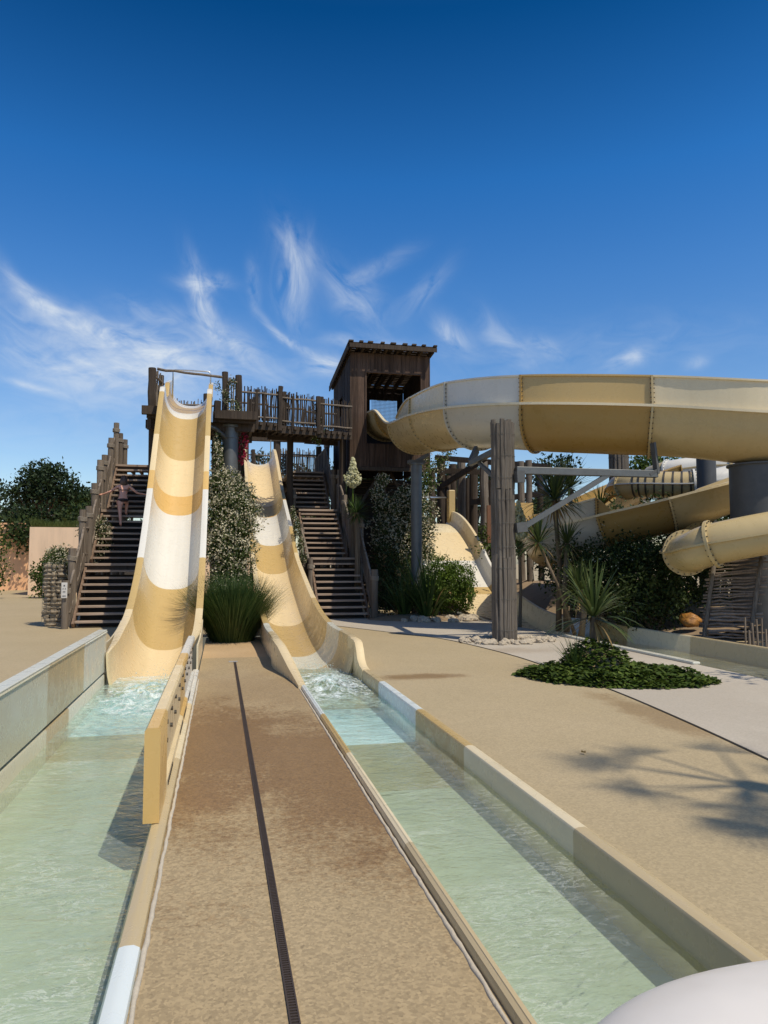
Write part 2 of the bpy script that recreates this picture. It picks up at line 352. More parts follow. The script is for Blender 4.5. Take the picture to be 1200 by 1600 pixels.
# pale concrete beyond the joint
J = [(1.2, 22.6), (2.6, 19.4), (4.1, 16.2), (4.64, 14.87), (4.95, 12.3), (4.93, 10.4), (4.83, 8.52), (4.62, 6.8), (4.38, 5.32), (4.0, 3.2), (3.3, 0)]
def smooth_poly(P, n=6):
    out = []
    for i in range(len(P)-1):
        p0 = Vector(P[max(i-1, 0)]); p1 = Vector(P[i]); p2 = Vector(P[i+1]); p3 = Vector(P[min(i+2, len(P)-1)])
        for k in range(n):
            t = k/n; out.append(.5*((2*p1)+(p2-p0)*t+(2*p0-5*p1+4*p2-p3)*t*t+(3*p1-p0-3*p2+p3)*t**3))
    out.append(Vector(P[-1])); return out
Js = smooth_poly(J)
g = MB(); vs = [(p.x, p.y, .005) for p in Js]+[(7.36, p.y, .005) for p in Js]; n = len(Js)
g.add(vs, [(i, i+1, n+i+1, n+i) for i in range(n-1)])
sheet(g, 7.36, 8.9, 0, 6.9, .005); sheet(g, 8.84, 12, 0, 9.5, .005); sheet(g, -12, -3.7, 14, 24, .005) if False else None
struct('pale_paving', g, 'paving_pale')
g = MB()
for i in range(n-1):
    a, b = Js[i], Js[i+1]; d = (b-a).normalized(); q = Vector((-d.y, d.x))*.011
    g.add([(a.x-q.x, a.y-q.y, .009), (a.x+q.x, a.y+q.y, .009), (b.x+q.x, b.y+q.y, .009), (b.x-q.x, b.y-q.y, .009)], [(0, 1, 2, 3)])
struct('expansion_joint', g, 'joint')
# linear drain in the deck strip
dr = thing('linear_drain', (.27, 4, 0), 'narrow rusty brown slotted drain running down the middle of the wet deck strip', 'drain')
g = MB(); DX = lambda y: .285-.004*y
g.add([(DX(-3)-.017, -3, .003), (DX(-3)+.017, -3, .003), (DX(12.3)+.017, 12.3, .003), (DX(12.3)-.017, 12.3, .003)], [(0, 1, 2, 3)]); g.build('channel', 'joint', dr)
g = MB()
for s_ in (-1, 1):
    g.beam((DX(-3)+s_*.016, -3, .006), (DX(12.3)+s_*.016, 12.3, .006), .006, .006)
g.build('frame', 'drain_metal', dr)
g = MB(); y = 1.8
while y < 12.2:
    g.box(DX(y)-.013, DX(y)+.013, y, y+.007*(1 if y < 6 else 2), .003, .0085); y += .017*(1 if y < 6 else 2)
g.build('grate', 'drain_metal', dr)
g = MB(); g.box(.14, .28, 12.30, 12.42, .002, .007); tag(g.build('cover_plate', 'concrete', dr))

# ================================================================ straight slides
def cr(P, Y):
    """monotone-ish interpolation of (Y, z) table"""
    for i in range(len(P)-1):
        if P[i][0] <= Y <= P[i+1][0]:
            def m(j):
                if j <= 0 or j >= len(P)-1: j0, j1 = max(j-1, 0), min(j+1, len(P)-1)
                else: j0, j1 = j-1, j+1
                return (P[j1][1]-P[j0][1])/(P[j1][0]-P[j0][0])
            h = P[i+1][0]-P[i][0]; t = (Y-P[i][0])/h
            return (2*t**3-3*t*t+1)*P[i][1]+(t**3-2*t*t+t)*h*m(i)+(-2*t**3+3*t*t)*P[i+1][1]+(t**3-t*t)*h*m(i+1)
    return P[0][1] if Y < P[0][0] else P[-1][1]
def u_section(c, T, Nn, a, d, th, fl, nu=22, pw=.78, dm=None):
    sh = (dm-d) if dm else 0
    inner = []; outer = []
    for k in range(nu+1):
        t = PI+PI*k/nu; cx, sx = math.cos(t), math.sin(t)
        x = a*math.copysign(abs(cx)**pw, cx); z = -d*abs(sx)**pw
        inner.append((x, z))
        xo = (a+th)*math.copysign(abs(cx)**pw, cx); outer.append((xo, -(d+th)*abs(sx)**pw-.03))
    prof = inner+[(a+fl*.5, .012), (a+fl, .0), (a+fl, -.05)]+outer[::-1][1:-1]+[(-a-fl, -.05), (-a-fl, .0), (-a-fl*.5, .012)]
    return [c+Vector((x, 0, 0))+Nn*(z-sh) for x, z in prof]
def frame(P, X, Y, e=.06):
    z = cr(P, Y); dz = (cr(P, Y+e)-cr(P, Y-e))/(2*e); a = math.atan(dz)
    return Vector((X, Y, z)), Vector((0, math.cos(a), math.sin(a))), Vector((0, -math.sin(a), math.cos(a)))
def slide_sections(t, P, X, bands, a, d, fl=.13, name='chute_section', dm=None):
    obs = []
    for y0, y1, m in bands:
        nseg = max(4, int((y1-y0)/.10)); secs = []
        for i in range(nseg+1):
            Y = y0+(y1-y0)*i/nseg; c, T, Nn = frame(P, X, min(max(Y, P[0][0]+.07), P[-1][0]-.07)); c.y = Y; c.z = cr(P, Y)
            dd = d(Y) if callable(d) else d
            k_ = max(0, min(1, (13.2-Y)/2.4)) if dm else 0
            secs.append(u_section(c, T, Nn, a-.06*k_, dd, .025, fl-.115*k_, dm=dm))
        mb = MB(); mb.loft(secs); obs.append(mb.build(name, m, t, smooth='auto'))
    return obs

# left slide -------------------------------------------------------
PL = [(9.7, .47), (11.3, .44), (13.0, .45), (14.5, .74), (16.2, 1.68), (17.8, 3.15), (19.3, 4.78), (20.7, 6.25), (21.2, 6.62), (21.8, 6.84), (22.6, 7.08), (23.6, 7.40), (24.2, 7.55)]
XL = -1.03
sl = thing('water_slide', (XL, 15, 0), 'tall cream, gold and white water slide at the left, dropping from the high timber platform', 'water slide')
def dl(Y):
    if Y < 13.5: return .74+.12*max(0, (Y-11.1)/2.4)
    if Y < 20.95: return .86
    if Y < 21.55: return .86-.44*math.sin((Y-20.95)/.6*PI/2)**2
    if Y < 22.3: return .42
    return .42+.34*math.sin(min(1, (Y-22.3)/.45)*PI/2)
slide_sections(sl, PL, XL, [(11.15, 14.5, 'gel_cream'), (14.5, 16.25, 'gel_gold'), (16.25, 18.0, 'gel_white'), (18.0, 18.45, 'gel_ochre'), (18.45, 19.4, 'gel_cream'), (19.4, 20.75, 'gel_gold'), (20.75, 21.35, 'gel_white'), (21.35, 22.9, 'gel_gold'), (22.9, 23.6, 'gel_white')], .57, dl, dm=.86)
# channel floor and walls
FZ = -.29
def chan_floor(t, x0, x1, bands, zt, wl, wr, wall_l=True, wall_r=True):
    for y0, y1, m, ml, mr in bands:
        g = MB(); g.box(x0-.06, x1+.06, y0, y1, FZ-.05, FZ); g.build('channel_floor', m, t)
        for on, xx, s_, w_, mm in ((wall_l, x0, -1, wl, ml), (wall_r, x1, 1, wr, mr)):
            if not on: continue
            prof = [(0, FZ), (0, zt-.025), (.012*s_, zt-.006), (.035*s_, zt), (w_*s_-.03*s_, zt), (w_*s_-.006*s_, zt-.012), (w_*s_, zt-.035), (w_*s_, FZ)]
            if s_ < 0: prof = prof[::-1]
            g = MB(); g.loft([[Vector((xx+px, Y, pz)) for px, pz in prof] for Y in (y0, y1)]); g.build('side_wall', mm, t, smooth='auto')
chan_floor(sl, CHL[0], CHL[1], [(-3, 3.3, 'floor_blue', 'gel_wall', 'gel_bluewhite'), (3.3, 6.3, 'floor_green', 'gel_wall', 'gel_tan'), (6.3, 7.65, 'floor_green', 'gel_wall', 'gel_cream_pale'), (7.65, 8.7, 'floor_olive', 'gel_wall_tan', 'gel_cream'), (8.7, 11.4, 'floor_blue', 'gel_grey_white', 'gel_white')], .03, .05, .10)
for y0, y1, m in ((-3, 2.6, 'gel_wall_tan'), (2.6, 5.4, 'gel_wall'), (5.4, 7.65, 'gel_wall'), (7.65, 9.55, 'gel_wall_tan'), (9.55, 11.3, 'gel_grey_white')):
    g = MB(); pr = [(-1.62, .045), (-1.60, .062), (-1.60, .60), (-1.585, .615), (-1.60, .635), (-1.68, .64), (-1.70, .625), (-1.70, .58), (-1.66, .575), (-1.66, .045)]
    g.loft([[Vector((x, Y, z)) for x, z in pr[::-1]] for Y in (y0+.002, y1-.002)]); g.build('wall_panel', m, sl, smooth='auto')
    g = MB(); g.loft([[Vector((x, Y, z)) for x, z in ((-1.592, .634), (-1.592, .643), (-1.60, .646), (-1.705, .648), (-1.712, .64), (-1.712, .60), (-1.703, .60), (-1.703, .636))][::-1] for Y in (y0+.004, y1-.004)]); g.build('top_trim', 'gel_grey_white', sl)
# guard panel on the deck side
for y0, y1, m in ((4.75, 5.35, 'gel_ochre'), (5.35, 6.9, 'gel_cream'), (6.9, 7.6, 'gel_cream'), (7.6, 8.6, 'gel_ochre'), (8.6, 10.6, 'gel_white')):
    zz = .60
    g = MB(); pr = [(-.44, .032), (-.44, zz-.02), (-.425, zz), (-.36, zz), (-.345, zz-.015), (-.345, zz-.06), (-.375, zz-.07), (-.375, .12), (-.345, .10), (-.345, .032)]
    if y0 == 4.75: pr = [(-.44, .034), (-.44, zz-.02), (-.425, zz), (-.36, zz), (-.345, zz-.02), (-.345, .034)]
    g.loft([[Vector((x, Y, z)) for x, z in pr[::-1]] for Y in ((y0+.002, y1-.002))]); pn = g.build('guard_panel', m, sl, smooth='auto')
    g = MB(); nb = max(1, int((y1-y0)/.5))
    if y0 > 5:
        for k in range(nb):
            yy = y0+(k+.5)*(y1-y0)/nb
            for zb in (.46, .33): g.tube([(-.376, yy, zb), (-.356, yy, zb)], .017, 8)
        for k in range(9): yy = y0+.15+k*.06; g.box(-.345, -.340, yy, yy+.022, .045, .075)
        g.build('bolts', 'bolt', pn)
# cement bead along the deck edges
for t_, x_, ya, yb, lab in ((None, -.287, -3, 10.6, 'rough pale mortar bead between left channel and deck strip'), (None, 1.0, -3, 12.2, 'rough pale mortar bead between deck strip and right channel'), (None, 2.172, -3, 11.0, 'thin pale mortar bead along the outer edge of right channel')):
    random.seed(int(x_*100)); pts = []; rr = []
    y = ya
    while y < yb: pts.append((x_+random.uniform(-.003, .003), y, .0)); rr.append(random.uniform(.009, .014)*(.7 if x_ > 2 else 1)); y += .06
    g = MB(); g.tube(pts, rr, 6); tag(g.build('mortar_bead', 'mortar', None, smooth=True), lab, 'mortar bead')

# right slide ------------------------------------------------------
PR = [(11.3, .30), (11.75, .42), (13.9, .42), (15.6, .56), (17.0, .80), (18.6, 1.17), (21.1, 1.86), (22.9, 2.72), (26.3, 4.18), (29.3, 5.75), (30.6, 6.30), (31.6, 6.42), (33.0, 6.45)]
XR = 1.47
sr = thing('water_slide', (XR, 20, 0), 'lower cream, gold and white water slide ending in the long right-hand channel', 'water slide')
slide_sections(sr, PR, XR, [(11.35, 12.9, 'gel_tan'), (12.9, 14.4, 'gel_grey_white'), (14.4, 17.0, 'gel_gold'), (17.0, 18.6, 'gel_cream'), (18.6, 21.2, 'gel_cream'), (21.2, 22.95, 'gel_gold'), (22.95, 25.4, 'gel_white'), (25.4, 26.4, 'gel_ochre'), (26.4, 30.3, 'gel_cream'), (30.3, 31.6, 'gel_cream_pale')], .56, lambda Y: .66 if Y > 13 else .66+.05*(13-Y), fl=.11)
chan_floor(sr, CHR[0], CHR[1], [(-3, 4.1, 'floor_green', 'gel_tan', 'gel_tan'), (4.1, 6.1, 'floor_green', 'gel_cream_pale', 'gel_cream_pale'), (6.1, 7.7, 'floor_olive', 'gel_gold', 'gel_gold'), (7.7, 9.6, 'floor_blue', 'gel_bluewhite', 'gel_bluewhite'), (9.6, 11.5, 'floor_olive', 'gel_cream_pale', 'gel_tan')], .05, .06, .105)
# rounded end lips of the slide rims, dropping to the channel wall
for L_ in ([(11.9, .79, .92, .425), (11.4, .80, .93, .42), (11.15, .83, .96, .38), (10.8, .88, 1.01, .27), (10.4, .93, 1.055, .16), (9.9, .97, 1.075, .085), (9.55, .985, 1.08, .052)],
           [(11.9, 2.02, 2.14, .425), (11.45, 2.03, 2.15, .42), (11.3, 2.03, 2.15, .385), (11.2, 2.03, 2.15, .30), (11.1, 2.03, 2.15, .17), (10.95, 2.035, 2.148, .09), (10.7, 2.035, 2.148, .054)]):
    g = MB(); g.loft([[Vector((xa, Y, z-.015)), Vector((xa+.03, Y, z)), Vector((xb-.03, Y, z)), Vector((xb, Y, z-.015)), Vector((xb, Y, -.25)), Vector((xa, Y, -.25))] for Y, xa, xb, z in L_]); g.build('end_lip', 'gel_cream', sr, smooth='auto')
# slide end of left: outer skin down to the ground
for s_, x_ in ((0, -1.75), (1, -.33)):
    g = MB(); secs = []
    for k in range(14):
        Y = 11.4+k*.21; z = cr(PL, Y)-.06; secs.append([Vector((x_-.012, Y, z)), Vector((x_+.012, Y, z)), Vector((x_+.012, Y, max(-.02, z-.85-.1*k*.1))), Vector((x_-.012, Y, max(-.02, z-.85-.1*k*.1)))])
    g.loft(secs); g.build('skirt', 'gel_cream_pale', sl)
for x_ in (.84, 2.10):
    g = MB(); secs = []
    for k in range(16):
        Y = 11.5+k*.3; z = cr(PR, Y)-.05; zb = max(-.02, z-.75); secs.append([Vector((x_-.012, Y, z)), Vector((x_+.012, Y, z)), Vector((x_+.012, Y, zb)), Vector((x_-.012, Y, zb))])
    g.loft(secs); g.build('skirt', 'gel_cream_pale', sr)
# flared transition between slide mouth (wider) and channel
for (mx0, mx1, cx0, cx1, y0, y1, m_, t_) in ((XL-.60, XL+.60, CHL[0], CHL[1], 9.2, 10.0, 'gel_tan', sl),):
    pass
# steel hoops over the slide entries
def hoop(t, x0, x1, Y, z0, z1):
    r = .08; pts = [(x0, Y, z0), (x0, Y, z1-r), (x0+.03, Y, z1-.02), (x0+r, Y, z1), (x1-r, Y, z1), (x1-.03, Y, z1-.02), (x1, Y, z1-r), (x1, Y, z0)]
    g = MB(); g.tube(pts, .022, 8); g.build('grab_hoop', 'steel_bright', t, smooth=True)
hoop(sl, XL-.50, XL+.62, 23.0, 6.6, 7.50); hoop(sr, XR-.5, XR+.5, 31.3, 5.6, 7.08)
# slide supports
for t_, X_, P_, ys in ((sl, XL, PL, (15.6, 18.2)), (sr, XR, PR, (19.5, 23.0, 27.2))):
    for Y in ys:
        z = cr(P_, Y)-1.0
        g = MB(); g.tube([(X_, Y+.7, 0), (X_, Y+.7, z)], .11, 12); g.build('support_post', 'steel', t_, smooth=True)
        g = MB(); g.beam((X_-.5, Y+.7, z), (X_+.5, Y+.7, z), .12, .12); split_build(g, 'saddle', 'steel', t_)

# water ------------------------------------------------------------
def water(name, x0, x1, y0, y1, z, amp, seed, step=.06, rise=None):
    nx = max(2, int((x1-x0)/step)); ny = int((y1-y0)/step); vs = []
    for j in range(ny+1):
        Y = y0+(y1-y0)*j/ny
        for i in range(nx+1):
            X = x0+(x1-x0)*i/nx; k = 1+(1.8*max(0, (Y-rise[0])/(y1-rise[0])) if rise and Y > rise[0] else 0)
            h = (mn.noise(Vector((X*1.8+seed, Y*2.6, .3)))+.5*mn.noise(Vector((X*5, Y*7+seed, 1.3))))*amp*k
            vs.append((X, Y, z+h))
    g = MB(); g.add(vs, [(j*(nx+1)+i, j*(nx+1)+i+1, (j+1)*(nx+1)+i+1, (j+1)*(nx+1)+i) for j in range(ny) for i in range(nx)])
    o = struct(name, g, 'water', smooth=True); return o
water('water_left', CHL[0]+.003, CHL[1]-.003, -3, 11.5, -.12, .014, 3, rise=(7.5, 0))
water('water_right', CHR[0]+.003, CHR[1]-.003, -3, 12.2, -.115, .012, 9, rise=(8.5, 0))
def froth(name, x0, x1, y0, y1, z, peak, seed, lab, cxf=.5):
    nx = 44; ny = int((y1-y0)/.03); vs = []
    for j in range(ny+1):
        v = j/ny; Y = y0+(y1-y0)*v
        for i in range(nx+1):
            u = i/nx; X = x0+(x1-x0)*u
            e = min(1, v*3)*min(1, (1-v)*6); side = math.exp(-((u-cxf)/.42)**2)
            f = abs(mn.noise(Vector((X*5+seed, Y*5, 0))))+.5*abs(mn.noise(Vector((X*13, Y*13+seed, 2))))+.25*abs(mn.noise(Vector((X*31, Y*31, seed))))
            vs.append((X, Y, z-.02+e*(.02+peak*side*(.25+f*1.5)*math.sin(PI*min(1, v*1.15))**1.2)))
    g = MB(); g.add(vs, [(j*(nx+1)+i, j*(nx+1)+i+1, (j+1)*(nx+1)+i+1, (j+1)*(nx+1)+i) for j in range(ny) for i in range(nx)])
    rs = random.Random(seed)
    for k in range(260):
        X = x0+(x1-x0)*min(.97, max(.03, rs.gauss(cxf, .22))); Y = y1-(y1-y0)*abs(rs.gauss(.2, .22)); zz = z+.04+abs(rs.gauss(0, peak*.55)); r = rs.uniform(.003, .010)
        if not y0 < Y < y1: continue
        g.add([(X+r, Y, zz), (X, Y+r, zz), (X-r, Y, zz), (X, Y-r, zz), (X, Y, zz+r), (X, Y, zz-r)], [(0, 1, 4), (1, 2, 4), (2, 3, 4), (3, 0, 4), (1, 0, 5), (2, 1, 5), (3, 2, 5), (0, 3, 5)])
    o = g.build(name, 'foam', smooth=True); tag(o, lab, 'splash', kind='stuff')
froth('splash_foam', CHL[0]+.02, CHL[1]-.02, 8.4, 12.0, -.12, .10, 5, 'white foam churning at the foot of the left slide', .7)
froth('splash_foam', CHR[0]-.06, CHR[1]-.02, 8.9, 12.3, -.12, .07, 8, 'white foam churning at the foot of the right slide', .5)

# ================================================================ stairs
rnd = random.Random(4)
def log(g, a, b, r, n=8, wob=.012, seg=5):
    a, b = Vector(a), Vector(b); pts = []; rs = []
    for k in range(seg+1):
        t = k/seg; w_ = wob if 0 < k < seg else 0
        pts.append(a.lerp(b, t)+Vector((rnd.uniform(-w_, w_), rnd.uniform(-w_, w_), rnd.uniform(-w_, w_)))); rs.append(r*rnd.uniform(.92, 1.06))
    g.tube(pts, rs, n)
def stairs(lab, flights, post_side):
    """flights: (x0, x1, y0, z0, y1, z1, steps, landing_y)"""
    t = thing('timber_stairs', (flights[0][0], flights[0][2], 0), lab, 'staircase', 'wide timber staircases beside the slides')
    for (x0, x1, y0, z0, y1, z1, n, ly) in flights:
        ri = (z1-z0)/n; ru = (y1-y0)/n
        for k in range(1, n):
            g = MB(); yk = y0+ru*(k-1); zk = z0+ri*k; jt = rnd.uniform(-.008, .008)
            g.box(x0+.06, x1-.06, yk, yk+ru+.05, zk-.055+jt, zk+jt); g.build('tread', 'wood_tread', t, bevel=.006)
        g = MB(); g.box(x0, x1, y1-ru, ly, z1-.07, z1); g.build('landing', 'wood_tread', t, bevel=.006)
        g = MB(); g.box(x0+.05, x1-.05, y1-ru+.05, y1-ru+.11, z1-.24, z1-.08)
        for q in range(5): xx = x0+.15+q*(x1-x0-.3)/4; g.box(xx-.04, xx+.04, y1-ru+.12, ly-.1, z1-.17, z1-.075)
        g.build('landing_joist', 'wood_dark', t)
        g = MB(); g.beam(((x0+x1)/2, y0+.25, z0-.16), ((x0+x1)/2, y1+.05, z1-.32), x1-x0-.16, .02); g.build('underside_shade_sheet', 'joint', t)  # added near-black sheet, stands for the shade behind the open treads
        for xx in (x0+.03, x1-.03):
            g = MB(); g.beam((xx, y0, z0+.02), (xx, y1, z1-.12), .06, .24); g.build('stringer', 'wood_brown', t)
            if z0 > .5:
                for yy in (y0+.1,): g = MB(); log(g, (xx, yy, 0), (xx, yy, z0-.1), .08); g.build('support_post', 'wood_dark', t, smooth=True)
    return t
FLR = [(2.70, 4.20, 21.0, 0, 22.95, 1.78, 10, 23.6), (2.62, 3.98, 23.6, 1.78, 26.0, 3.50, 10, 26.7), (2.50, 3.85, 26.7, 3.50, 28.5, 5.15, 9, 31.8)]
FLL = [(-3.58, -2.05, 19.5, 0, 21.2, 1.60, 9, 21.9), (-3.58, -2.15, 21.9, 1.60, 23.7, 3.22, 9, 24.3), (-3.52, -2.1, 24.3, 3.22, 26.1, 4.92, 9, 27.6)]
stR = stairs('wide brown timber stairs right of the centre slide, climbing towards the dark cabin', FLR, 1)
stL = stairs('wide brown timber stairs left of the tall slide with a person climbing them', FLL, -1)
def wall_panel_ropes(t, x, ya, za, yb, zb, h=.95, seed=1, mat_='wood_grey'):
    """irregular close-set split planks filling the rail between two posts"""
    g = MB(); rs = random.Random(seed); n = max(3, int(abs(yb-ya)/.10))
    for k in range(n):
        f = (k+.5)/n; y = ya+(yb-ya)*f; z = za+(zb-za)*f; hh = h*rs.uniform(.90, 1.04)
        g.beam((x+rs.uniform(-.015, .015), y, z+.03), (x+rs.uniform(-.02, .02), y+rs.uniform(-.03, .03), z+hh), .030, .085, up=(0, 1, 0))
    g.build('rail_planks', mat_, t)
    g = MB()
    for hh in (.25, h*.98): log(g, (x, ya, za+hh), (x, yb, zb+hh), .035, 7, .02)
    split_build(g, 'handrail', 'wood_rail', t, True)
def rope_wrap(g, x, y, z, r, n=4):
    for k in range(n):
        pts = [(x+r*math.cos(a), y+r*math.sin(a), z+k*.03+.01*math.sin(a*2)) for a in [2*PI*i/10 for i in range(11)]]; g.tube(pts, .014, 5, False)
def posts(t, L, r=.095):
    for (x, y, z0, z1) in L:
        g = MB(); log(g, (x, y, z0), (x, y, z1), r*rnd.uniform(.9, 1.1), 9, .012); p = g.build('post', 'wood_grey', t, smooth='auto')
        g = MB(); rope_wrap(g, x, y, z1-.30, r+.018); g.build('rope_binding', 'rope', p, smooth=True)
def rail_run(t, x, fl, h, seed):
    for i, (x0, x1, y0, z0, y1, z1, n, ly) in enumerate(fl):
        wall_panel_ropes(t, x(i), y0+.08, z0+.12, y1, z1, h, seed+i)
        wall_panel_ropes(t, x(i), y1, z1, ly, z1, h, seed+10+i)
rail_run(stR, lambda i: (4.28, 4.10, 3.95)[i], FLR, .98, 3)
posts(stR, [(4.33, 20.9, 0, 1.42), (4.30, 22.95, .2, 3.05), (4.15, 23.6, .2, 3.35), (4.12, 25.0, .3, 3.95), (4.10, 26.05, .3, 4.95), (4.0, 26.8, .3, 5.05), (3.98, 28.5, .3, 6.45)])
posts(stR, [(2.60, 22.0, 0, 1.75), (2.55, 24.2, .1, 2.9), (2.48, 26.0, .1, 4.2)], .07)
g = MB(); log(g, (2.6, 22.0, 1.5), (2.55, 24.2, 2.75), .035); g2 = g.build('handrail', 'wood_rail', stR, smooth=True)
rail_run(stL, lambda i: (-3.66, -3.62, -3.60)[i], FLL, .98, 43)
posts(stL, [(-3.72, 19.35, 0, 1.18), (-3.70, 20.0, 0, 1.98), (-3.7, 21.25, .2, 3.05), (-3.66, 21.95, .2, 3.2), (-3.68, 22.9, .2, 3.95), (-3.66, 23.7, .2, 4.75), (-3.64, 24.35, .2, 5.0), (-3.6, 25.3, .2, 5.7), (-3.55, 26.1, .2, 6.35), (-3.5, 26.7, .2, 6.1), (-3.42, 27.4, .2, 6.0)])
posts(stL, [(-1.98, 19.45, 0, 1.3), (-2.0, 21.25, .1, 2.8), (-2.02, 23.7, .1, 4.3), (-2.0, 26.1, .1, 6.1)])
# notice on the first post of the left stairs
sg = thing('post_notice', (-3.72, 19.24, .93), 'small white notice fixed to the first post of the left stairs', 'sign')
g = MB(); g.box(-3.79, -3.65, 19.215, 19.235, .75, 1.13); g.build('board', 'sign_white', sg, bevel=.01)
g = MB(); g.box(-3.755, -3.735, 19.208, 19.213, .97, .99); g.box(-3.705, -3.685, 19.208, 19.213, .97, .99); g.box(-3.75, -3.69, 19.208, 19.213, .90, .915); g.box(-3.76, -3.68, 19.208, 19.213, .80, .815); g.box(-3.735, -3.705, 19.208, 19.213, 1.04, 1.07); g.build('print', 'sign_ink', sg)

# ================================================================ timber platforms
def stake_panel(t, a, b, h, seed, dens=.075, name='stake_panel', m='wood_grey'):
    a, b = Vector(a), Vector(b); rs = random.Random(seed); L = (b-a).length; n = max(2, int(L/dens)); g = MB(); d = (b-a).normalized(); q = Vector((-d.y, d.x, 0))
    for k in range(n):
        p = a.lerp(b, (k+.5+rs.uniform(-.25, .25))/n)+q*rs.uniform(-.02, .02); r = rs.uniform(.012, .024)
        g.tube([p+Vector((0, 0, .02)), p+Vector((rs.uniform(-.02, .02), 0, h*.5)), p+Vector((rs.uniform(-.03, .03), 0, h*rs.uniform(.96, 1.10)))], r, 5)
    g.build(name, m, t)
    g = MB()
    for hh in (.12, h*.86):
        log(g, a+Vector((0, 0, hh))-q*.03, b+Vector((0, 0, hh))-q*.03, .035, 6, .015)
    split_build(g, 'rail', 'wood_grey', t, True)
def deck(t, x0, x1, y0, y1, z, m='wood_dark'):
    g = MB(); y = y0
    while y < y1-.01:
        g.box(x0, x1, y, min(y+.135, y1), z-.05, z); y += .145
    g.build('floor_boards', m, t)
    g = MB(); g.box(x0-.03, x1+.03, y0-.08, y0-.003, z-.32, z-.02); g.box(x0-.03, x1+.03, y1+.003, y1+.08, z-.32, z-.02)
    split_build(g, 'edge_beam', m, t)
    g = MB(); n = max(2, int((x1-x0)/.5))
    for k in range(n+1):
        xx = x0+.05+(x1-x0-.1)*k/n; g.box(xx-.04, xx+.04, y0, y1, z-.24, z-.055)
    g.build('joist', m, t)
pf = thing('timber_platform', (-1, 23, 0), 'high dark timber platform at the top of the tall left slide', 'platform')
ZP = 6.02
deck(pf, -2.1, -1.72, 21.6, 24.9, ZP); deck(pf, -.28, .9, 21.8, 24.9, ZP); deck(pf, -1.7, -.3, 23.6, 24.9, ZP-.01)
g = MB(); g.box(-2.25, -1.8, 21.35, 21.5, 5.78, 6.02); g.box(-.25, .95, 21.55, 21.7, 5.78, 6.02); g.box(-2.2, .9, 22.0, 22.15, 5.5, 5.74); split_build(g, 'cross_beam', 'wood_dark', pf)
for x, y, z1, r in ((-2.02, 21.7, 7.18, .11), (-1.83, 22.6, 7.2, .07), (-1.75, 24.6, 7.0, .1), (.02, 22.1, 7.28, .09), (.42, 22.3, 7.25, .10), (-.55, 24.8, 7.2, .12), (-.2, 24.9, 7.0, .12), (.85, 24.8, 7.1, .09)):
    g = MB(); log(g, (x, y, ZP-.4 if z1 < 7.15 else 5.4), (x, y, z1), r, 8, .015); g.build('post', 'wood_dark', pf, smooth='auto')
g = MB(); log(g, (-1.9, 21.9, 7.22), (.08, 22.1, 7.12), .04, 7, .025, 8); g.build('top_rail', 'wood_grey', pf, smooth=True)
stake_panel(pf, (-2.0, 21.75, ZP), (-1.8, 22.7, ZP), 1.1, 3); stake_panel(pf, (-1.8, 24.95, ZP), (-.2, 24.95, ZP), .95, 4); stake_panel(pf, (.02, 22.15, ZP), (.42, 22.3, ZP), 1.15, 5)
stake_panel(pf, (-2.05, 22, ZP), (-2.05, 24.8, ZP), 1.1, 6)
for x, y in ((-2.0, 24.6), (-.25, 24.7), (-2.0, 22.1)):
    g = MB(); log(g, (x, y, 0), (x, y, ZP-.3), .13, 9, .02); g.build('support_post', 'wood_dark', pf, smooth='auto')

wk = thing('timber_walkway', (2, 25.3, 0), 'raised timber walkway with close stake railing, running from the platform to the cabin', 'walkway')
ZW = 6.22
A = [(.35, 24.0), (1.75, 24.35), (1.9, 24.75), (4.3, 25.1)]
for i, (x0, y0, x1, y1) in enumerate(((.35, 23.9, 1.75, 24.15), (1.75, 24.25, 3.1, 24.5), (3.1, 24.55, 4.32, 24.8))):
    zz = ZW-.05*i
    g = MB(); a = Vector((x0, y0, zz)); b = Vector((x1, y1, zz)); q = Vector((-(b-a).normalized().y, (b-a).normalized().x, 0))
    for k in range(9): g.beam(a+q*(.08+k*.15)-Vector((0, 0, .03)), b+q*(.08+k*.15)-Vector((0, 0, .03)), .14, .05)
    g.build('floor_boards', 'wood_dark', wk)
    g = MB(); g.beam(a-Vector((0, 0, .16)), b-Vector((0, 0, .16)), .09, .24); g.beam(a+q*1.4-Vector((0, 0, .16)), b+q*1.4-Vector((0, 0, .16)), .09, .24); split_build(g, 'edge_beam', 'wood_dark', wk)
    g = MB()
    for k in range(6): p = a.lerp(b, (k+.5)/6); g.beam(p-q*.15-Vector((0, 0, .10)), p+q*1.3-Vector((0, 0, .10)), .09, .10)
    g.build('joist', 'wood_dark', wk)
    stake_panel(wk, a, b, 1.06-.02*i, 20+i, .044, m='wood_dark'); stake_panel(wk, a+q*1.35, b+q*1.35, 1.0, 30+i, .075, m='wood_dark')
for x, y, z1, r in ((.5, 23.85, 7.3, .07), (1.05, 24.0, 7.25, .10), (1.28, 24.05, 7.2, .08), (1.80, 24.1, 7.42, .13), (1.98, 24.35, 7.3, .11), (2.25, 24.3, 7.15, .09), (3.12, 24.45, 7.22, .13), (3.28, 24.6, 7.25, .11), (4.28, 24.8, 7.1, .09), (1.0, 25.4, 7.3, .11)):
    g = MB(); log(g, (x, y, ZW-.28), (x+rnd.uniform(-.03, .03), y, z1), r*.6, 8, .02); g.build('post', 'wood_dark', wk, smooth='auto')
for x, y in ((2.3, 25.75), (.45, 25.6), (4.2, 25.9)):
    g = MB(); log(g, (x, y, 0), (x, y, ZW-.15), .12, 9, .02); g.build('support_post', 'wood_dark', wk, smooth='auto')

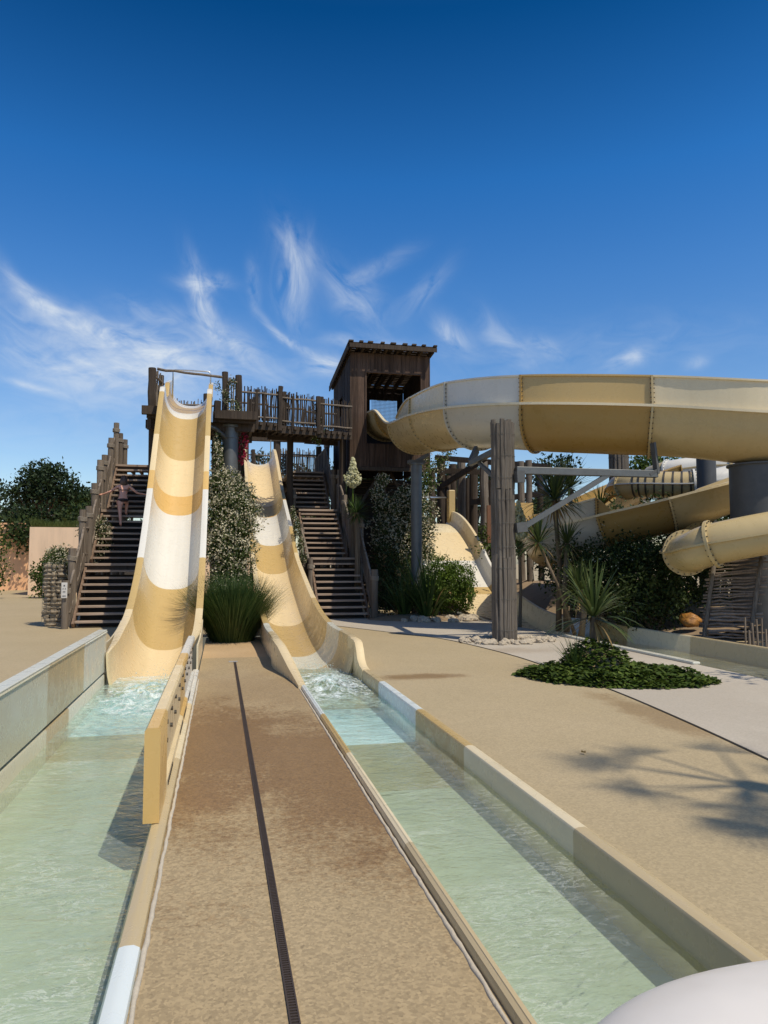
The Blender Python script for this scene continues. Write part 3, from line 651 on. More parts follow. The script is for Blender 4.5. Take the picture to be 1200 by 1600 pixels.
lp = thing('timber_platform', (2, 32, 0), 'lower dark timber platform behind the walkway at the top of the stairs and right slide', 'platform')
deck(lp, .3, 4.4, 31.6, 35.5, 5.15+.0); deck(lp, .9, 2.05, 31.65, 35, 5.78)
stake_panel(lp, (2.3, 32.0, 5.15), (4.4, 32.0, 5.15), 1.35, 51, .085); stake_panel(lp, (.4, 35.4, 5.8), (4.4, 35.4, 5.8), 1.1, 52, .09)
for x, y, z1, r in ((.72, 31.5, 7.0, .14), (.95, 32.2, 7.3, .13), (2.25, 31.5, 7.1, .15), (4.1, 31.9, 6.7, .13), (4.4, 31.6, 7.4, .12), (1.4, 35.3, 7, .1), (3, 35.3, 7, .1)):
    g = MB(); log(g, (x, y, 0), (x, y, z1), r, 9, .03, 8); g.build('post', 'wood_dark', lp, smooth='auto')
g = MB(); g.box(.5, 4.5, 31.3, 31.5, 6.78, 7.30); g.build('lintel', 'wood_dark', lp)

cl = thing('steel_column', (.2, 22.2, 0), 'thick grey steel column under the high platform, rising out of the jasmine hedge', 'column')
g = MB(); g.tube([(.2, 22.2, 0), (.2, 22.2, 5.62)], .235, 24); g.build('shaft', 'steel', cl, smooth='auto')
g = MB(); g.tube([(.2, 22.2, 5.62), (.2, 22.2, 5.70)], .30, 24); g.tube([(.2, 22.2, 5.3), (.2, 22.2, 5.33)], .26, 24); g.build('flange', 'steel', cl, smooth='auto')
g = MB(); g.tube([(.2, 22.1, 5.2), (-.25, 21.9, 5.55), (-.6, 21.6, 5.6)], .06, 10); g.tube([(-.1, 22.2, 3.2), (-.1, 22.2, 5.6)], .05, 8); g.build('arm', 'steel', cl, smooth=True)

# ================================================================ cabin
cb = thing('timber_cabin', (5.8, 27.4, 5), 'dark timber cabin high on posts with a large opening where the curved slide starts', 'cabin')
HX0, HX1 = 5.95, 7.02
X0, X1, Y0, Y1, Z0, Z1, Z2 = 4.38, 7.34, 25.5, 29.4, 5.05, 9.15, 8.78
def planks(axis, a0, a1, c, th, zlo, zhi, hole=None, wdt=.145, seed=1):
    rs = random.Random(seed); g = MB(); a = a0
    while a < a1-.01:
        b = min(a+wdt, a1); zl = zlo; zh = zhi(a) if callable(zhi) else zhi; off = rs.uniform(0, .014)
        spans = [(zl, zh)]
        if hole and b > hole[0]+.001 and a < hole[1]-.001: spans = [(zl, hole[2]), (hole[3], zh)]
        for s0, s1 in spans:
            if axis == 'x': g.box(a+.003, b-.003, c-off, c+th, s0+rs.uniform(-.01, .01), s1)
            else: g.box(c-off if th > 0 else c, c+th if th > 0 else c-th+off, a+.003, b-.003, s0+rs.uniform(-.01, .01), s1)
        a = b
    return g
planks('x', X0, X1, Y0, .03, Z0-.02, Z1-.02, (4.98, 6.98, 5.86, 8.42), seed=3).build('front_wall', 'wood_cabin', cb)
planks('y', Y0+.05, Y1, X0, .03, Z0-.05, lambda y: Z1-.05-(y-Y0)*.09, (27.2, 27.9, 7.2, 7.9), seed=4).build('side_wall', 'wood_cabin_shaded', cb)
planks('y', Y0+.05, Y1, X1-.03, .03, Z0, lambda y: Z1-.05-(y-Y0)*.09, seed=5).build('side_wall', 'wood_cabin_shaded', cb)
planks('x', X0+.05, X1-.05, Y1, .03, Z0, Z2+.04, (HX0, HX1, 7.22, 8.32), seed=6).build('back_wall', 'wood_cabin_shaded', cb)
g = MB(); g.box(X0+.04, X1-.04, Y0+.05, Y1-.02, 5.55, 5.62); g.build('floor', 'wood_dark', cb)
g = MB(); g.box(X0-.02, X1+.02, Y0-.04, Y0+.10, Z0-.16, Z0-.03); g.box(X0-.02, X0+.1, Y0, Y1+.05, Z0-.30, Z0-.06); g.box(X0, X1, Y1-.1, Y1+.05, Z0-.16, Z0-.03); split_build(g, 'sill_beam', 'wood_dark', cb)
g = MB()
for x0_, x1_, z0_, z1_ in ((4.92, 4.98, 5.86, 8.48), (6.98, 7.04, 5.86, 8.48), (4.98, 6.98, 8.42, 8.48)): g.box(x0_, x1_, Y0-.03, Y0+.08, z0_, z1_)
g.build('opening_frame', 'wood_cabin', cb)
for x in (X0+.07, X1-.07):
    g = MB(); g.box(x-.06, x+.06, Y0+.04, Y0+.16, Z0-.1, Z1-.1); g.build('corner_post', 'wood_dark', cb)
# shed roof of gapped boards on rafters
rz = lambda y: Z1+.06-(y-Y0)*.095
g = MB()
for k in range(8):
    x = X0-.02+k*(X1-X0+.04)/7; g.beam((x, Y0-.38, rz(Y0-.38)), (x, Y1+.3, rz(Y1+.3)), .07, .16)
rf = g.build('rafter', 'wood_dark', cb)
g = MB(); rs = random.Random(8); y = Y0-.42
while y < Y1+.35:
    wd = rs.uniform(.15, .2); z = rz(y)+.085+rs.uniform(0, .015)
    g.beam((X0-.1+rs.uniform(-.03, .03), y+wd/2, z+.02), (X1+.13+rs.uniform(-.03, .03), y+wd/2, z+.02), wd, .03); y += wd+.018+rs.uniform(0, .015)
g.build('roof_boards', 'wood_dark', cb)
g = MB()
for k in range(9):
    x = X0-.06+k*(X1-X0+.14)/8+rs.uniform(-.08, .08); g.beam((x, Y0-.5, rz(Y0-.5)+.15), (x, Y1+.3, rz(Y1+.3)+.15), .12+rs.uniform(0, .1), .05)
g.build('roof_battens', 'wood_dark', cb)
g = MB(); g.beam((X0-.1, Y0-.46, rz(Y0-.46)+.0), (X1+.13, Y0-.46, rz(Y0-.46)+.0), .04, .15); g.beam((X0-.14, Y0-.4, rz(Y0-.4)-.05), (X0-.14, Y1+.3, rz(Y1+.3)-.05), .04, .2); split_build(g, 'fascia', 'wood_dark', cb)
g = MB()
for k in range(21): x = HX0+k*(HX1-HX0)/20; g.tube([(x, Y1-.05, 7.2), (x, Y1-.05, 8.34)], .007, 4)
for k in range(20): z = 7.22+k*.058; g.tube([(HX0, Y1-.055, z), (HX1, Y1-.055, z)], .007, 4)
g.build('safety_net', 'net', cb)
g = MB(); g.box(5.0, 5.03, Y0+.3, Y0+1.1, 6.3, 7.0); g.build('side_board', 'gel_white', cb)
for x, y in ((X0+.2, Y0+.9), (X1-.3, Y0+.9), (X0+.2, Y1-.2), (X1-.3, Y1-.2), (5.9, 27)):
    g = MB(); log(g, (x, y, 0), (x, y, Z0-.1), .14, 9, .02); g.build('support_post', 'wood_dark', cb, smooth='auto')
g = MB(); g.beam((X0+.2, Y0+.9, 3.2), (X0+1.3, Y0+.9, 4.95), .1, .1); g.beam((X1-.3, Y0+.9, 3.2), (X1-1.3, Y0+.9, 4.95), .1, .1); split_build(g, 'brace', 'wood_dark', cb)
g = MB(); g.tube([(4.45, 29.4, 8.2), (4.3, 29.5, 6.3)], .012, 5); g.build('guy_wire', 'steel_dark', cb)

# slatted screen under the cabin
ls = thing('slatted_screen', (5.6, 27.5, 0), 'dark horizontal slatted screen in the shade under the cabin', 'screen')
g = MB(); z = .3
while z < 4.7: log(g, (4.75, 27.4+.1*math.sin(z*9), z), (7.3, 27.6, z+.03), .035, 5, .02, 4); z += .15
g.build('slats', 'wood_dark', ls)
g = MB(); g.box(4.7, 7.35, 27.8, 27.83, 0, 4.8); g.build('shade_backing', 'joint', ls)  # added near-black panel, paints the shade seen between the slats
for x in (4.8, 6, 7.2): g = MB(); log(g, (x, 27.65, 0), (x, 27.65, 4.8), .08); g.build('post', 'wood_dark', ls)

# timber trestle with bundled posts behind the curved slide
tr = thing('timber_trestle', (9, 28, 0), 'dark group of tall timber posts with cross braces behind the bundled column', 'trestle')
rs = random.Random(12)
for px, D, z1, r, m in ((690, 31, 6.0, .19, 'wood_dark'), (708, 32.5, 6.0, .17, 'wood_dark'), (722, 31.5, 6.1, .18, 'wood_grey'), (741, 31, 5.8, .18, 'wood_dark'), (758, 29.5, 5.7, .18, 'wood_grey'), (815, 28, 5.5, .14, 'wood_grey'), (828, 27, 5.4, .12, 'wood_grey'), (845, 29, 5.3, .12, 'wood_dark'), (700, 31, 5.3, .15, 'wood_dark'), (732, 32, 5.3, .15, 'wood_dark'), (768, 30, 5.0, .13, 'wood_dark'), (676, 29.5, 5.3, .13, 'wood_dark')):
    p = W(px, 880, D); g = MB(); log(g, (p.x, p.y, 0), (p.x, p.y, z1), r, 9, .02, 6); g.build('post', m, tr, smooth='auto')
for a, b in (((675, 735, 31), (765, 738, 30.5)), ((735, 785, 30), (860, 770, 28.5)), ((690, 760, 30.8), (760, 715, 29.2)), ((680, 715, 30.8), (860, 730, 28.5))):
    g = MB(); g.beam(W(*a), W(*b), .1, .22); split_build(g, 'brace', 'wood_dark', tr)

# ================================================================ curved slides
def cr3(P, n):
    P = [Vector(p) for p in P]; out = []
    for i in range(len(P)-1):
        p0, p1, p2, p3 = P[max(i-1, 0)], P[i], P[i+1], P[min(i+2, len(P)-1)]
        for k in range(n): t = k/n; out.append(.5*((2*p1)+(p2-p0)*t+(2*p0-5*p1+4*p2-p3)*t*t+(3*p1-p0-3*p2+p3)*t**3))
    out.append(P[-1]); return out
def open_slide(name, lab, ctrl, bands, r, wall, n=12, base=None, group=None, rimmat='gel_cream_pale'):
    """ctrl: outer rim control points (world); bands: (i0, i1, material, wall_material); wall(i) height of the raised outer wall"""
    t = thing(name, base or ctrl[0], lab, 'water slide', group)
    P = cr3(ctrl, n); N_ = len(P)
    def fr(i):
        T = (P[min(i+1, N_-1)]-P[max(i-1, 0)]); h = Vector((T.x, T.y, 0)).normalized(); inn = Vector((-h.y, h.x, 0)); T.normalize(); up = inn.cross(T)*-1
        if up.z < 0: up = -up
        return P[i], inn, up
    def half(i, dr, fl=0):
        p, inn, up = fr(i); out = []
        c = p+inn*r
        for k in range(21):
            a = PI+PI*k/20; out.append(c+inn*(math.cos(a)*(r+dr))+up*(math.sin(a)*(r+dr)*.98))
        return out
    for i0, i1, m, mw in bands:
        secs = []
        for i in range(i0, min(i1, N_-1)+1):
            p, inn, up = fr(i); o = half(i, .02)[::-1]; q = half(i, 0)
            secs.append(q+[p+inn*(2*r+.08)+up*.0, p+inn*(2*r+.08)-up*.045]+o[1:-1]+[p-inn*.075-up*.045, p-inn*.075])
        g = MB(); g.loft(secs); s = g.build('chute_section', m, t, smooth='auto')
        secs = []
        for i in range(i0, min(i1, N_-1)+1):
            hw = wall(i)
            if hw < .02: continue
            p, inn, up = fr(i); z = Vector((0, 0, 1))
            secs.append([p+inn*.012+up*.004, p+inn*.004+z*(hw), p-inn*.055+z*(hw+.004), p-inn*.055+z*(hw-.035), p-inn*.018+z*(hw-.04), p-inn*.010+up*.004][::-1])
        if len(secs) > 1: g = MB(); g.loft(secs); g.build('outer_wall', mw, t, smooth='auto')
        secs = []
        for i in range(i0, min(i1, N_-1)+1):
            p, inn, up = fr(i); secs.append([p-inn*.015+up*.012, p-inn*.105+up*.006, p-inn*.105-up*.050, p-inn*.080-up*.050])
        g = MB(); g.loft(secs); g.build('rim_flange', rimmat, t)
        # joint flange at the start of the section, with its bolts
        p, inn, up = fr(i0); T = (P[min(i0+1, N_-1)]-P[max(i0-1, 0)]).normalized()
        ring_i = half(i0, .015); ring_o = half(i0, .095); hw = wall(i0)
        if hw > .02:
            ring_i = [p+Vector((0, 0, hw)), p+Vector((0, 0, hw*.5))]+ring_i; ring_o = [p-inn*.075+Vector((0, 0, hw)), p-inn*.075+Vector((0, 0, hw*.5))]+ring_o
        g = MB(); nn = len(ring_i); vs = []
        for s_ in (-.022, .022): vs += [v+T*s_ for v in ring_i]+[v+T*s_ for v in ring_o]
        fs = []
        for k in range(nn-1):
            fs += [(k, k+1, nn+k+1, nn+k), (2*nn+k, 3*nn+k, 3*nn+k+1, 2*nn+k+1), (nn+k, nn+k+1, 3*nn+k+1, 3*nn+k), (k, 2*nn+k, 2*nn+k+1, k+1)]
        fs += [(0, nn, 3*nn, 2*nn), (nn-1, 3*nn-1, 4*nn-1, 2*nn-1)]
        g.add(vs, fs); fo = g.build('joint_flange', m, t)
        g = MB(); c = p+inn*r
        for k in range(26):
            a = PI+PI*(k+.3)/26; q = c+inn*(math.cos(a)*(r+.055))+up*(math.sin(a)*(r+.055)*.98)
            g.tube([q-T*.045, q+T*.045], .015, 6)
        if hw > .05:
            for k in range(6): q = p-inn*.045+Vector((0, 0, hw*(k+.6)/6.4)); g.tube([q-T*.045, q+T*.045], .014, 6)
        g.build('bolts', 'bolt', fo)
    return t, P, fr
R1 = .95
ctrl = [W(566, 645, 27.2), W(577, 644, 26.4), W(589, 641, 25.6), W(609, 660, 23.8), W(642, 648, 21.0), W(698, 636.5, 18.4), W(815, 630, 16.6), W(1020, 633, 15.7), W(1200, 643, 14.9), W(1420, 655, 15.0), W(1640, 668, 17.0), W(1740, 680, 20.5), W(1640, 690, 25)]
n_ = 10
def wall1(i):
    t = i/n_
    if t < 3.3: return 0
    if t < 4.0: return .50*math.sin((t-3.3)/.7*PI/2)
    return min(.64, .50+.14*(t-4))
cs, P1, fr1 = open_slide('curved_slide', 'large open banded slide leaving the cabin and sweeping overhead to the right', ctrl,
    [(0, 20, 'tube_cream_shaded', 'gel_cream'), (20, 30, 'tube_gold_shaded', 'gel_cream'), (30, 40, 'tube_cream_shaded', 'gel_tan'), (40, 50, 'tube_cream_shaded', 'gel_cream_pale'), (50, 60, 'tube_white_shaded', 'gel_white'), (60, 70, 'tube_gold_shaded', 'gel_gold'), (70, 90, 'tube_cream_shaded', 'gel_cream_pale'), (90, 120, 'tube_gold_shaded', 'gel_gold')], R1, wall1, n_, base=(6.8, 22, 5))
# second chute, lower
R2 = .80
c2 = [W(1010, 735, 27.0), W(930, 765, 26.0), W(862, 800, 24.2), W(822, 838, 21.8), W(824, 842, 20.4), W(853, 828, 19.2), W(933, 805, 18.3), W(1045, 778, 17.7), W(1143, 752, 17.4), W(1290, 712, 18.0), W(1420, 700, 20)]
def wall2(i):
    t = i/n_
    if t < 2 or t > 6.25: return 0
    return .44*min(1, (t-2)*1.5)*(1 if t < 6 else max(0, (6.25-t)/.25))
cs2, P2, fr2 = open_slide('curved_slide', 'lower open chute in gold and grey white bands, curling round behind the palms', c2,
    [(0, 25, 'tube_gold_shaded', 'tube_gold_shaded'), (25, 48, 'tube_gold_shaded', 'tube_gold_shaded'), (48, 60, 'tube_white_shaded', 'tube_white_shaded'), (60, 70, 'tube_gold_shaded', 'tube_gold_shaded'), (70, 85, 'tube_cream_shaded', 'tube_cream_shaded'), (85, 100, 'tube_cream_shaded', 'tube_cream_shaded')], R2, wall2, n_, base=W(900, 830, 19))
# closed tubes
def closed_tube(lab, ctrl, bands, r, n=10, seam=True):
    t = thing('tube_slide', ctrl[len(ctrl)//2], lab, 'tube slide'); P = cr3(ctrl, n)
    for i0, i1, m, ring in bands:
        g = MB(); g.tube(P[i0:i1+1], r, 28, False); g.build('tube_section', m, t, smooth=True)
        if ring:
            p = P[i0]; T = (P[i0+1]-P[max(i0-1, 0)]).normalized(); g = MB(); g.tube([p-T*.03, p+T*.03], r+.075, 32); fo = g.build('joint_flange', m, t, smooth='auto')
            a = T.cross(Vector((0, 0, 1))).normalized(); b = T.cross(a); g = MB()
            for k in range(22): q = p+(a*math.cos(2*PI*k/22)+b*math.sin(2*PI*k/22))*(r+.045); g.tube([q-T*.055, q+T*.055], .014, 6)
            g.build('bolts', 'bolt', fo)
    if seam:
        g = MB(); N_ = len(P)
        for side in (1, -1):
            secs = []
            for i in range(0, N_):
                T = (P[min(i+1, N_-1)]-P[max(i-1, 0)]).normalized(); a = T.cross(Vector((0, 0, 1))).normalized()*side; u = a.cross(T)*side
                c = P[i]; secs.append([c+a*(r-.01)+u*.02, c+a*(r+.06)+u*.02, c+a*(r+.06)-u*.02, c+a*(r-.01)-u*.02])
            g.loft(secs)
        g.build('side_seam', bands[-1][2], t)
    return t, P
ct, P3 = closed_tube('near cream closed tube slide curling in at the right above the stick screen', [W(1250, 830, 18.6), W(1150, 838, 18.2), W(1085, 850, 17.2), W(1066, 862, 15.8), W(1082, 862, 14.8), W(1115, 850, 14.3), W(1200, 833, 13.9), W(1330, 812, 13.6), W(1500, 795, 14.5)],
    [(0, 18, 'tube_cream_shaded', False), (18, 36, 'tube_gold_shaded', True), (36, 50, 'tube_cream_shaded', True), (50, 65, 'tube_cream_shaded', True), (65, 80, 'tube_cream_shaded', True)], .40)
ct2, P4 = closed_tube('small cream tube slide with dark rings, further back between the columns', [W(1000, 790, 27), W(968, 775, 25.8), W(972, 760, 24.6), W(1000, 757, 23.9), W(1085, 757, 23.2), W(1150, 745, 23), W(1230, 715, 23.6)],
    [(0, 24, 'tube_gold_shaded', False), (24, 40, 'tube_cream_shaded', True), (40, 60, 'gel_white', True)], .42)
g = MB()
for k in range(8):
    i = 29+k*1.45; i0 = int(i); p = P4[i0].lerp(P4[i0+1], i-i0); T = (P4[i0+1]-P4[i0]).normalized(); g.tube([p-T*.025, p+T*.025], .445, 28)
g.build('dark_rings', 'bolt', ct2, smooth='auto')
ct3, P5 = closed_tube('white tube slide highest and furthest back under the big curved slide', [W(1020, 745, 30), W(1045, 738, 29), W(1100, 730, 28.5), W(1180, 725, 28), W(1260, 700, 28)], [(0, 10, 'tube_cream_shaded', False), (10, 25, 'gel_white', True), (25, 40, 'tube_cream_shaded', True)], .45)
# bundled pole columns
def bundle(px, D, rad, z1, lab, tiers, npole, pr, brk=True):
    p = W(px, 880, D); t = thing('bundled_column', (p.x, p.y, 0), lab, 'column'); rs = random.Random(int(px))
    for ti, (za, zb) in enumerate(tiers):
        rr = rad*(1.03 if ti == 0 else 1-.02*ti) ; off = rs.uniform(0, 1)
        for k in range(npole):
            a = 2*PI*(k+off)/npole; x, y = p.x+rr*math.cos(a), p.y+rr*math.sin(a); g = MB()
            log(g, (x+rs.uniform(-.01, .01), y, za+rs.uniform(0, .03)), (x+rs.uniform(-.008, .008), y+rs.uniform(-.008, .008), zb+rs.uniform(-.06, .07)), pr*rs.uniform(.82, 1.12), 8, .008, 5)
            g.build('pole', 'wood_pole', t, smooth='auto')
    g = MB(); g.tube([(p.x, p.y, 0), (p.x, p.y, z1-.1)], rad*.8, 16); g.build('core', 'steel_dark', t, smooth='auto')
    g = MB()
    for za, zb in tiers:
        for z in (za+.25, (za+zb)/2, zb-.25): g.tube([(p.x+(rad+pr)*math.cos(a), p.y+(rad+pr)*math.sin(a), z) for a in [2*PI*i/20 for i in range(21)]], .004, 4, False)
    g.build('binding_wire', 'steel_dark', t)
    return t, p
bc, pc = bundle(787, 15.1, .205, 4.5, 'tall column of bundled grey poles standing in a ring of stones', [(0, 1.75), (1.68, 3.15), (3.1, 4.50)], 16, .050)
bc2, pc2 = bundle(970, 27, .30, 5.7, 'distant dark column of bundled poles behind the ringed tube slide', [(0, 2.9), (2.8, 5.75)], 14, .07)
# steel bracket carrying the big slide
br = thing('steel_bracket', W(810, 735, 15.1), 'long grey steel arm with diagonal brace reaching right from the bundled column', 'bracket')
a = W(806, 735, 15.1); b = W(1026, 731, 15.75); b.z = a.z
g = MB(); g.beam(a, b, .13, .15); g.build('arm', 'steel', br, bevel=.01)
g = MB(); g.beam(W(819, 823, 15.1), W(950, 742, 15.5), .10, .10); g.build('diagonal', 'steel', br)
g = MB(); g.beam(b, W(1020, 692, 15.8), .05, .16); g.beam(b-Vector((.2, 0, .02)), b+Vector((.05, 0, .12)), .14, .06); split_build(g, 'saddle', 'steel_dark', br)
g = MB(); g.beam(W(806, 745, 15.0), W(818, 745, 15.1), .10, .24); g.beam(W(806, 825, 15.0), W(822, 823, 15.1), .10, .20); split_build(g, 'clamp', 'steel_dark', br)
br2 = thing('steel_bracket', W(770, 735, 15.1), 'short grey steel arm on the left of the bundled column, holding the big slide', 'bracket')
g = MB(); g.beam(W(783, 700, 15.4), W(735, 724, 17.6), .10, .12); g.beam(W(772, 745, 15.2), W(748, 722, 17.2), .08, .08); g.build('arm', 'steel', br2)
g = MB(); g.beam(W(735, 724, 17.6), W(745, 702, 18.0), .08, .20); split_build(g, 'saddle', 'steel_dark', br2)
def column(px, D, z1, r, lab, m='steel', x=None):
    p = W(px, 880, D); t = thing('steel_column', (p.x, p.y, 0), lab, 'column')
    g = MB(); g.tube([(p.x, p.y, -.02), (p.x, p.y, z1)], r, 28); g.build('shaft', m, t, smooth='auto')
    g = MB(); g.tube([(p.x, p.y, z1), (p.x, p.y, z1+.035)], r+.05, 28); g.build('cap_plate', m, t, smooth='auto'); 
    g = MB(); g.tube([(p.x, p.y, -.02), (p.x, p.y, .03)], r+.12, 20); g.build('base_plate', m, t, smooth='auto'); return t, p
spc, pp = column(651, 21.9, 4.55, .165, 'slim grey steel post holding the start of the big curved slide by the green shrub')
g = MB(); g.box(pp.x-.25, pp.x+.25, pp.y-.12, pp.y+.12, 4.58, 4.68); g.beam(pp+Vector((.0, 0, 4.65-pp.z)), pp+Vector((.35, -.15, 4.85-pp.z)), .1, .1); split_build(g, 'saddle', 'steel_dark', spc)
column(1190, 15.7, 3.68, .58, 'very thick dark grey steel column at the right edge under the big curved slide', 'steel_dark')
column(1108, 21.5, 4.9, .27, 'dark grey steel column behind the near tube slide, under the big curved slide', 'steel_dark')
column(1170, 21.5, 3.4, .2, 'plain grey steel post standing behind the thickest column at the right', 'steel_dark')
column(1011, 20.5, 2.2, .16, 'short grey steel post under the lower chute, hidden among shrubs', 'steel_dark')

# family slide -----------------------------------------------------
PF = [(6.9, .22), (12, .22), (16.0, .22), (18.7, .26), (20.6, .60), (22.3, 1.08), (23.3, 1.62), (24.2, 2.30), (25.6, 3.10), (26.8, 3.52), (28.2, 3.70)]
fs_ = thing('water_slide', (8.1, 17, 0), 'broad cream and white family slide behind the bundled column, running out to the right', 'water slide')
XF = (LN[0]+LN[1])/2
def flat_section(Y, dep):
    c, T, Nn = frame(PF, XF, min(max(Y, 7), 28.1)); a = (LN[1]-LN[0])/2; th = .03
    c.y = Y; c.z = cr(PF, Y); zl = -dep+.12; al = a+max(0, min(1, (Y-19)/3))*.75; dep += max(0, min(1, (Y-17)/2))*.0
    pr = [(-al, zl), (-al+.02, -dep+.05), (-al+.12, -dep), (a-.14, -dep), (a-.03, -dep+.14), (a, -.02), (a+.02, 0), (a+.10, 0), (a+.12, -.06), (a+.04, -.07), (a+.03, -dep-th), (-al-.03, -dep-th), (-al-.03, zl-.04), (-al-.10, zl-.04), (-al-.10, zl)]
    return [c+Vector((x, 0, 0))+Nn*z for x, z in pr]
for y0, y1, m in ((6.9, 10.2, 'gel_bluewhite'), (10.2, 12.5, 'gel_tan'), (12.5, 14.7, 'gel_cream_pale'), (14.7, 16.4, 'gel_gold'), (16.4, 17.4, 'gel_bluewhite'), (17.4, 22.3, 'gel_cream'), (22.3, 22.7, 'gel_gold'), (22.7, 23.9, 'gel_white'), (23.9, 25.8, 'gel_cream'), (25.8, 27.6, 'gel_cream_pale')):
    nseg = max(3, int((y1-y0)/.25)); g = MB()
    g.loft([flat_section(y0+(y1-y0)*k/nseg, .50) for k in range(nseg+1)]); g.build('chute_section', m, fs_, smooth='auto')
g = MB(); g.box(LN[1]-.10, LN[1]+.16, 27.3, 27.6, 2.9, 4.45); g.build('end_post', 'gel_gold', fs_, bevel=.03)
g = MB(); g.tube([(LN[0]-1.2, 27.5, 4.15), (LN[1], 27.45, 4.15)], .035, 8); g.build('grab_bar', 'steel_bright', fs_, smooth=True)
g = MB(); g.box(LN[1]+.25, LN[1]+1.8, 24.0, 24.1, 2.3, 3.6); g.build('side_panel', 'cladding_rust', fs_)
g = MB(); g.box(LN[1]+1.2, LN[1]+1.9, 23.9, 23.98, 2.5, 3.7); g.build('side_panel', 'gel_ochre', fs_)
water('water_lane', LN[0]+.05, LN[1]-.05, 6.95, 17.5, -.10, .006, 14, .12)
# flat white kerb at the end of the near lane side
kb = MB(); kb.box(7.27, 7.41, 10.4, 15, 0, .05); tag(kb.build('lane_kerb', 'gel_grey_white', bevel=.02), 'low white kerb along the near side of the family slide lane', 'kerb')

# stick screen and fence at the right ------------------------------
ss = thing('stick_screen', (9.9, 14.4, 0), 'leaning screen of horizontal grey sticks under the near tube slide', 'screen')
g = MB(); rs = random.Random(5)
pa0, pa1 = W(1097, 992, 14.6), W(1115, 878, 14.9); pb0, pb1 = W(1168, 1000, 14.0), W(1188, 870, 14.4); pa0.z = 0; pb0.z = 0
for k in range(26):
    t = (k+.4)/26; a = pa0.lerp(pa1, t); b = pb0.lerp(pb1, t); d = (b-a).normalized(); log(g, a-d*rs.uniform(.03, .14), b+d*rs.uniform(.0, .2)+Vector((0, 0, rs.uniform(-.02, .02))), rs.uniform(.018, .03), 6, .018, 6)
g.build('sticks', 'wood_stick', ss, smooth=True)
for a, b in ((pa0, pa1), (pb0, pb1)): g = MB(); q = Vector((-.02, -.06, 0)); log(g, a+q, b+q, .042, 7, .01); g.build('upright', 'wood_pole', ss, smooth=True)
vf = thing('stick_fence', W(1190, 1003, 13.4)*1, 'low fence of upright sticks at the right edge below the stick screen', 'fence')
g = MB()
for k in range(24):
    p = W(1165+k*6.5, 1005, 13.6-.02*k); p.z = 0; g.tube([p, p+Vector((rs.uniform(-.03, .03), 0, rs.uniform(.35, .65)))], rs.uniform(.014, .022), 5)
g.build('stakes', 'wood_grey', vf)
g = MB(); a = W(1160, 980, 13.7); b = W(1330, 985, 13.2); a.z = b.z = .32; log(g, a, b, .02, 6); g.build('rail', 'wood_grey', vf)
# ================================================================ foliage helpers
def leaf(g, p, d, up, L, Wd, fold=.0):
    s = d.cross(up)
    if s.length < 1e-4: s = Vector((1, 0, 0))
    s.normalize(); g.add([p, p+d*L*.45+s*Wd*.5+up*fold, p+d*L, p+d*L*.45-s*Wd*.5+up*fold], [(0, 1, 2, 3)])
def rdir(rs):
    while True:
        v = Vector((rs.uniform(-1, 1), rs.uniform(-1, 1), rs.uniform(-1, 1)))
        if .05 < v.length < 1: return v.normalized()
def blob_leaves(g, c, rad, n, size, rs, shell=.55, flat=0, rough=.35):
    """leaves spread in the outer part of a lumpy ellipsoid"""
    c = Vector(c); rad = Vector(rad if isinstance(rad, (tuple, list)) else (rad,)*3); sd = rs.uniform(0, 50)
    for _ in range(n):
        d = rdir(rs)
        if flat and d.z < -flat: d.z = abs(d.z)
        k = rs.uniform(shell, 1)*(1+rough*(mn.noise(d*2.3+Vector((sd, 0, 0)))*1.6+mn.noise(d*6+Vector((0, sd, 0)))*.6))
        p = c+Vector((d.x*rad.x, d.y*rad.y, d.z*rad.z))*k
        if p.z < .01: p.z = rs.uniform(.01, .12)
        dd = (d*.7+rdir(rs)).normalized(); leaf(g, p, dd, (d+rdir(rs)*.6).normalized(), size*rs.uniform(.6, 1.3), size*rs.uniform(.4, .7), size*.08)
def bush(name, lab, cat, base, blobs, leafm, size, per, seed, stem=True, flowers=None, group=None, shell=.45):
    """blobs in world coordinates (centre, radii)"""
    rs = random.Random(seed); t = thing(name, base, lab, cat, group); g = MB()
    for c, rad in blobs:
        rv = rad if isinstance(rad, (tuple, list)) else (rad,)*3; area = (rv[0]*rv[1]+rv[1]*rv[2]+rv[0]*rv[2])/3*12
        blob_leaves(g, c, rv, int(per*area), size, rs, shell)
    g.build('foliage', leafm, t)
    if flowers:
        fm, fn, fsz = flowers; g = MB()
        for c, rad in blobs:
            rv = rad if isinstance(rad, (tuple, list)) else (rad,)*3; area = (rv[0]*rv[1]+rv[1]*rv[2]+rv[0]*rv[2])/3*12; blob_leaves(g, c, [x*1.03 for x in rv], int(fn*area), fsz, rs, .88)
        g.build('flowers', fm, t)
    if stem:
        g = MB(); b = Vector(base)
        for c, rad in blobs: c = Vector(c); m = b.lerp(c, .5)+Vector((rs.uniform(-.1, .1), rs.uniform(-.1, .1), 0)); g.tube([b, m, c], [.05, .035, .015], 6)
        g.build('stem', 'bark', t)
    return t
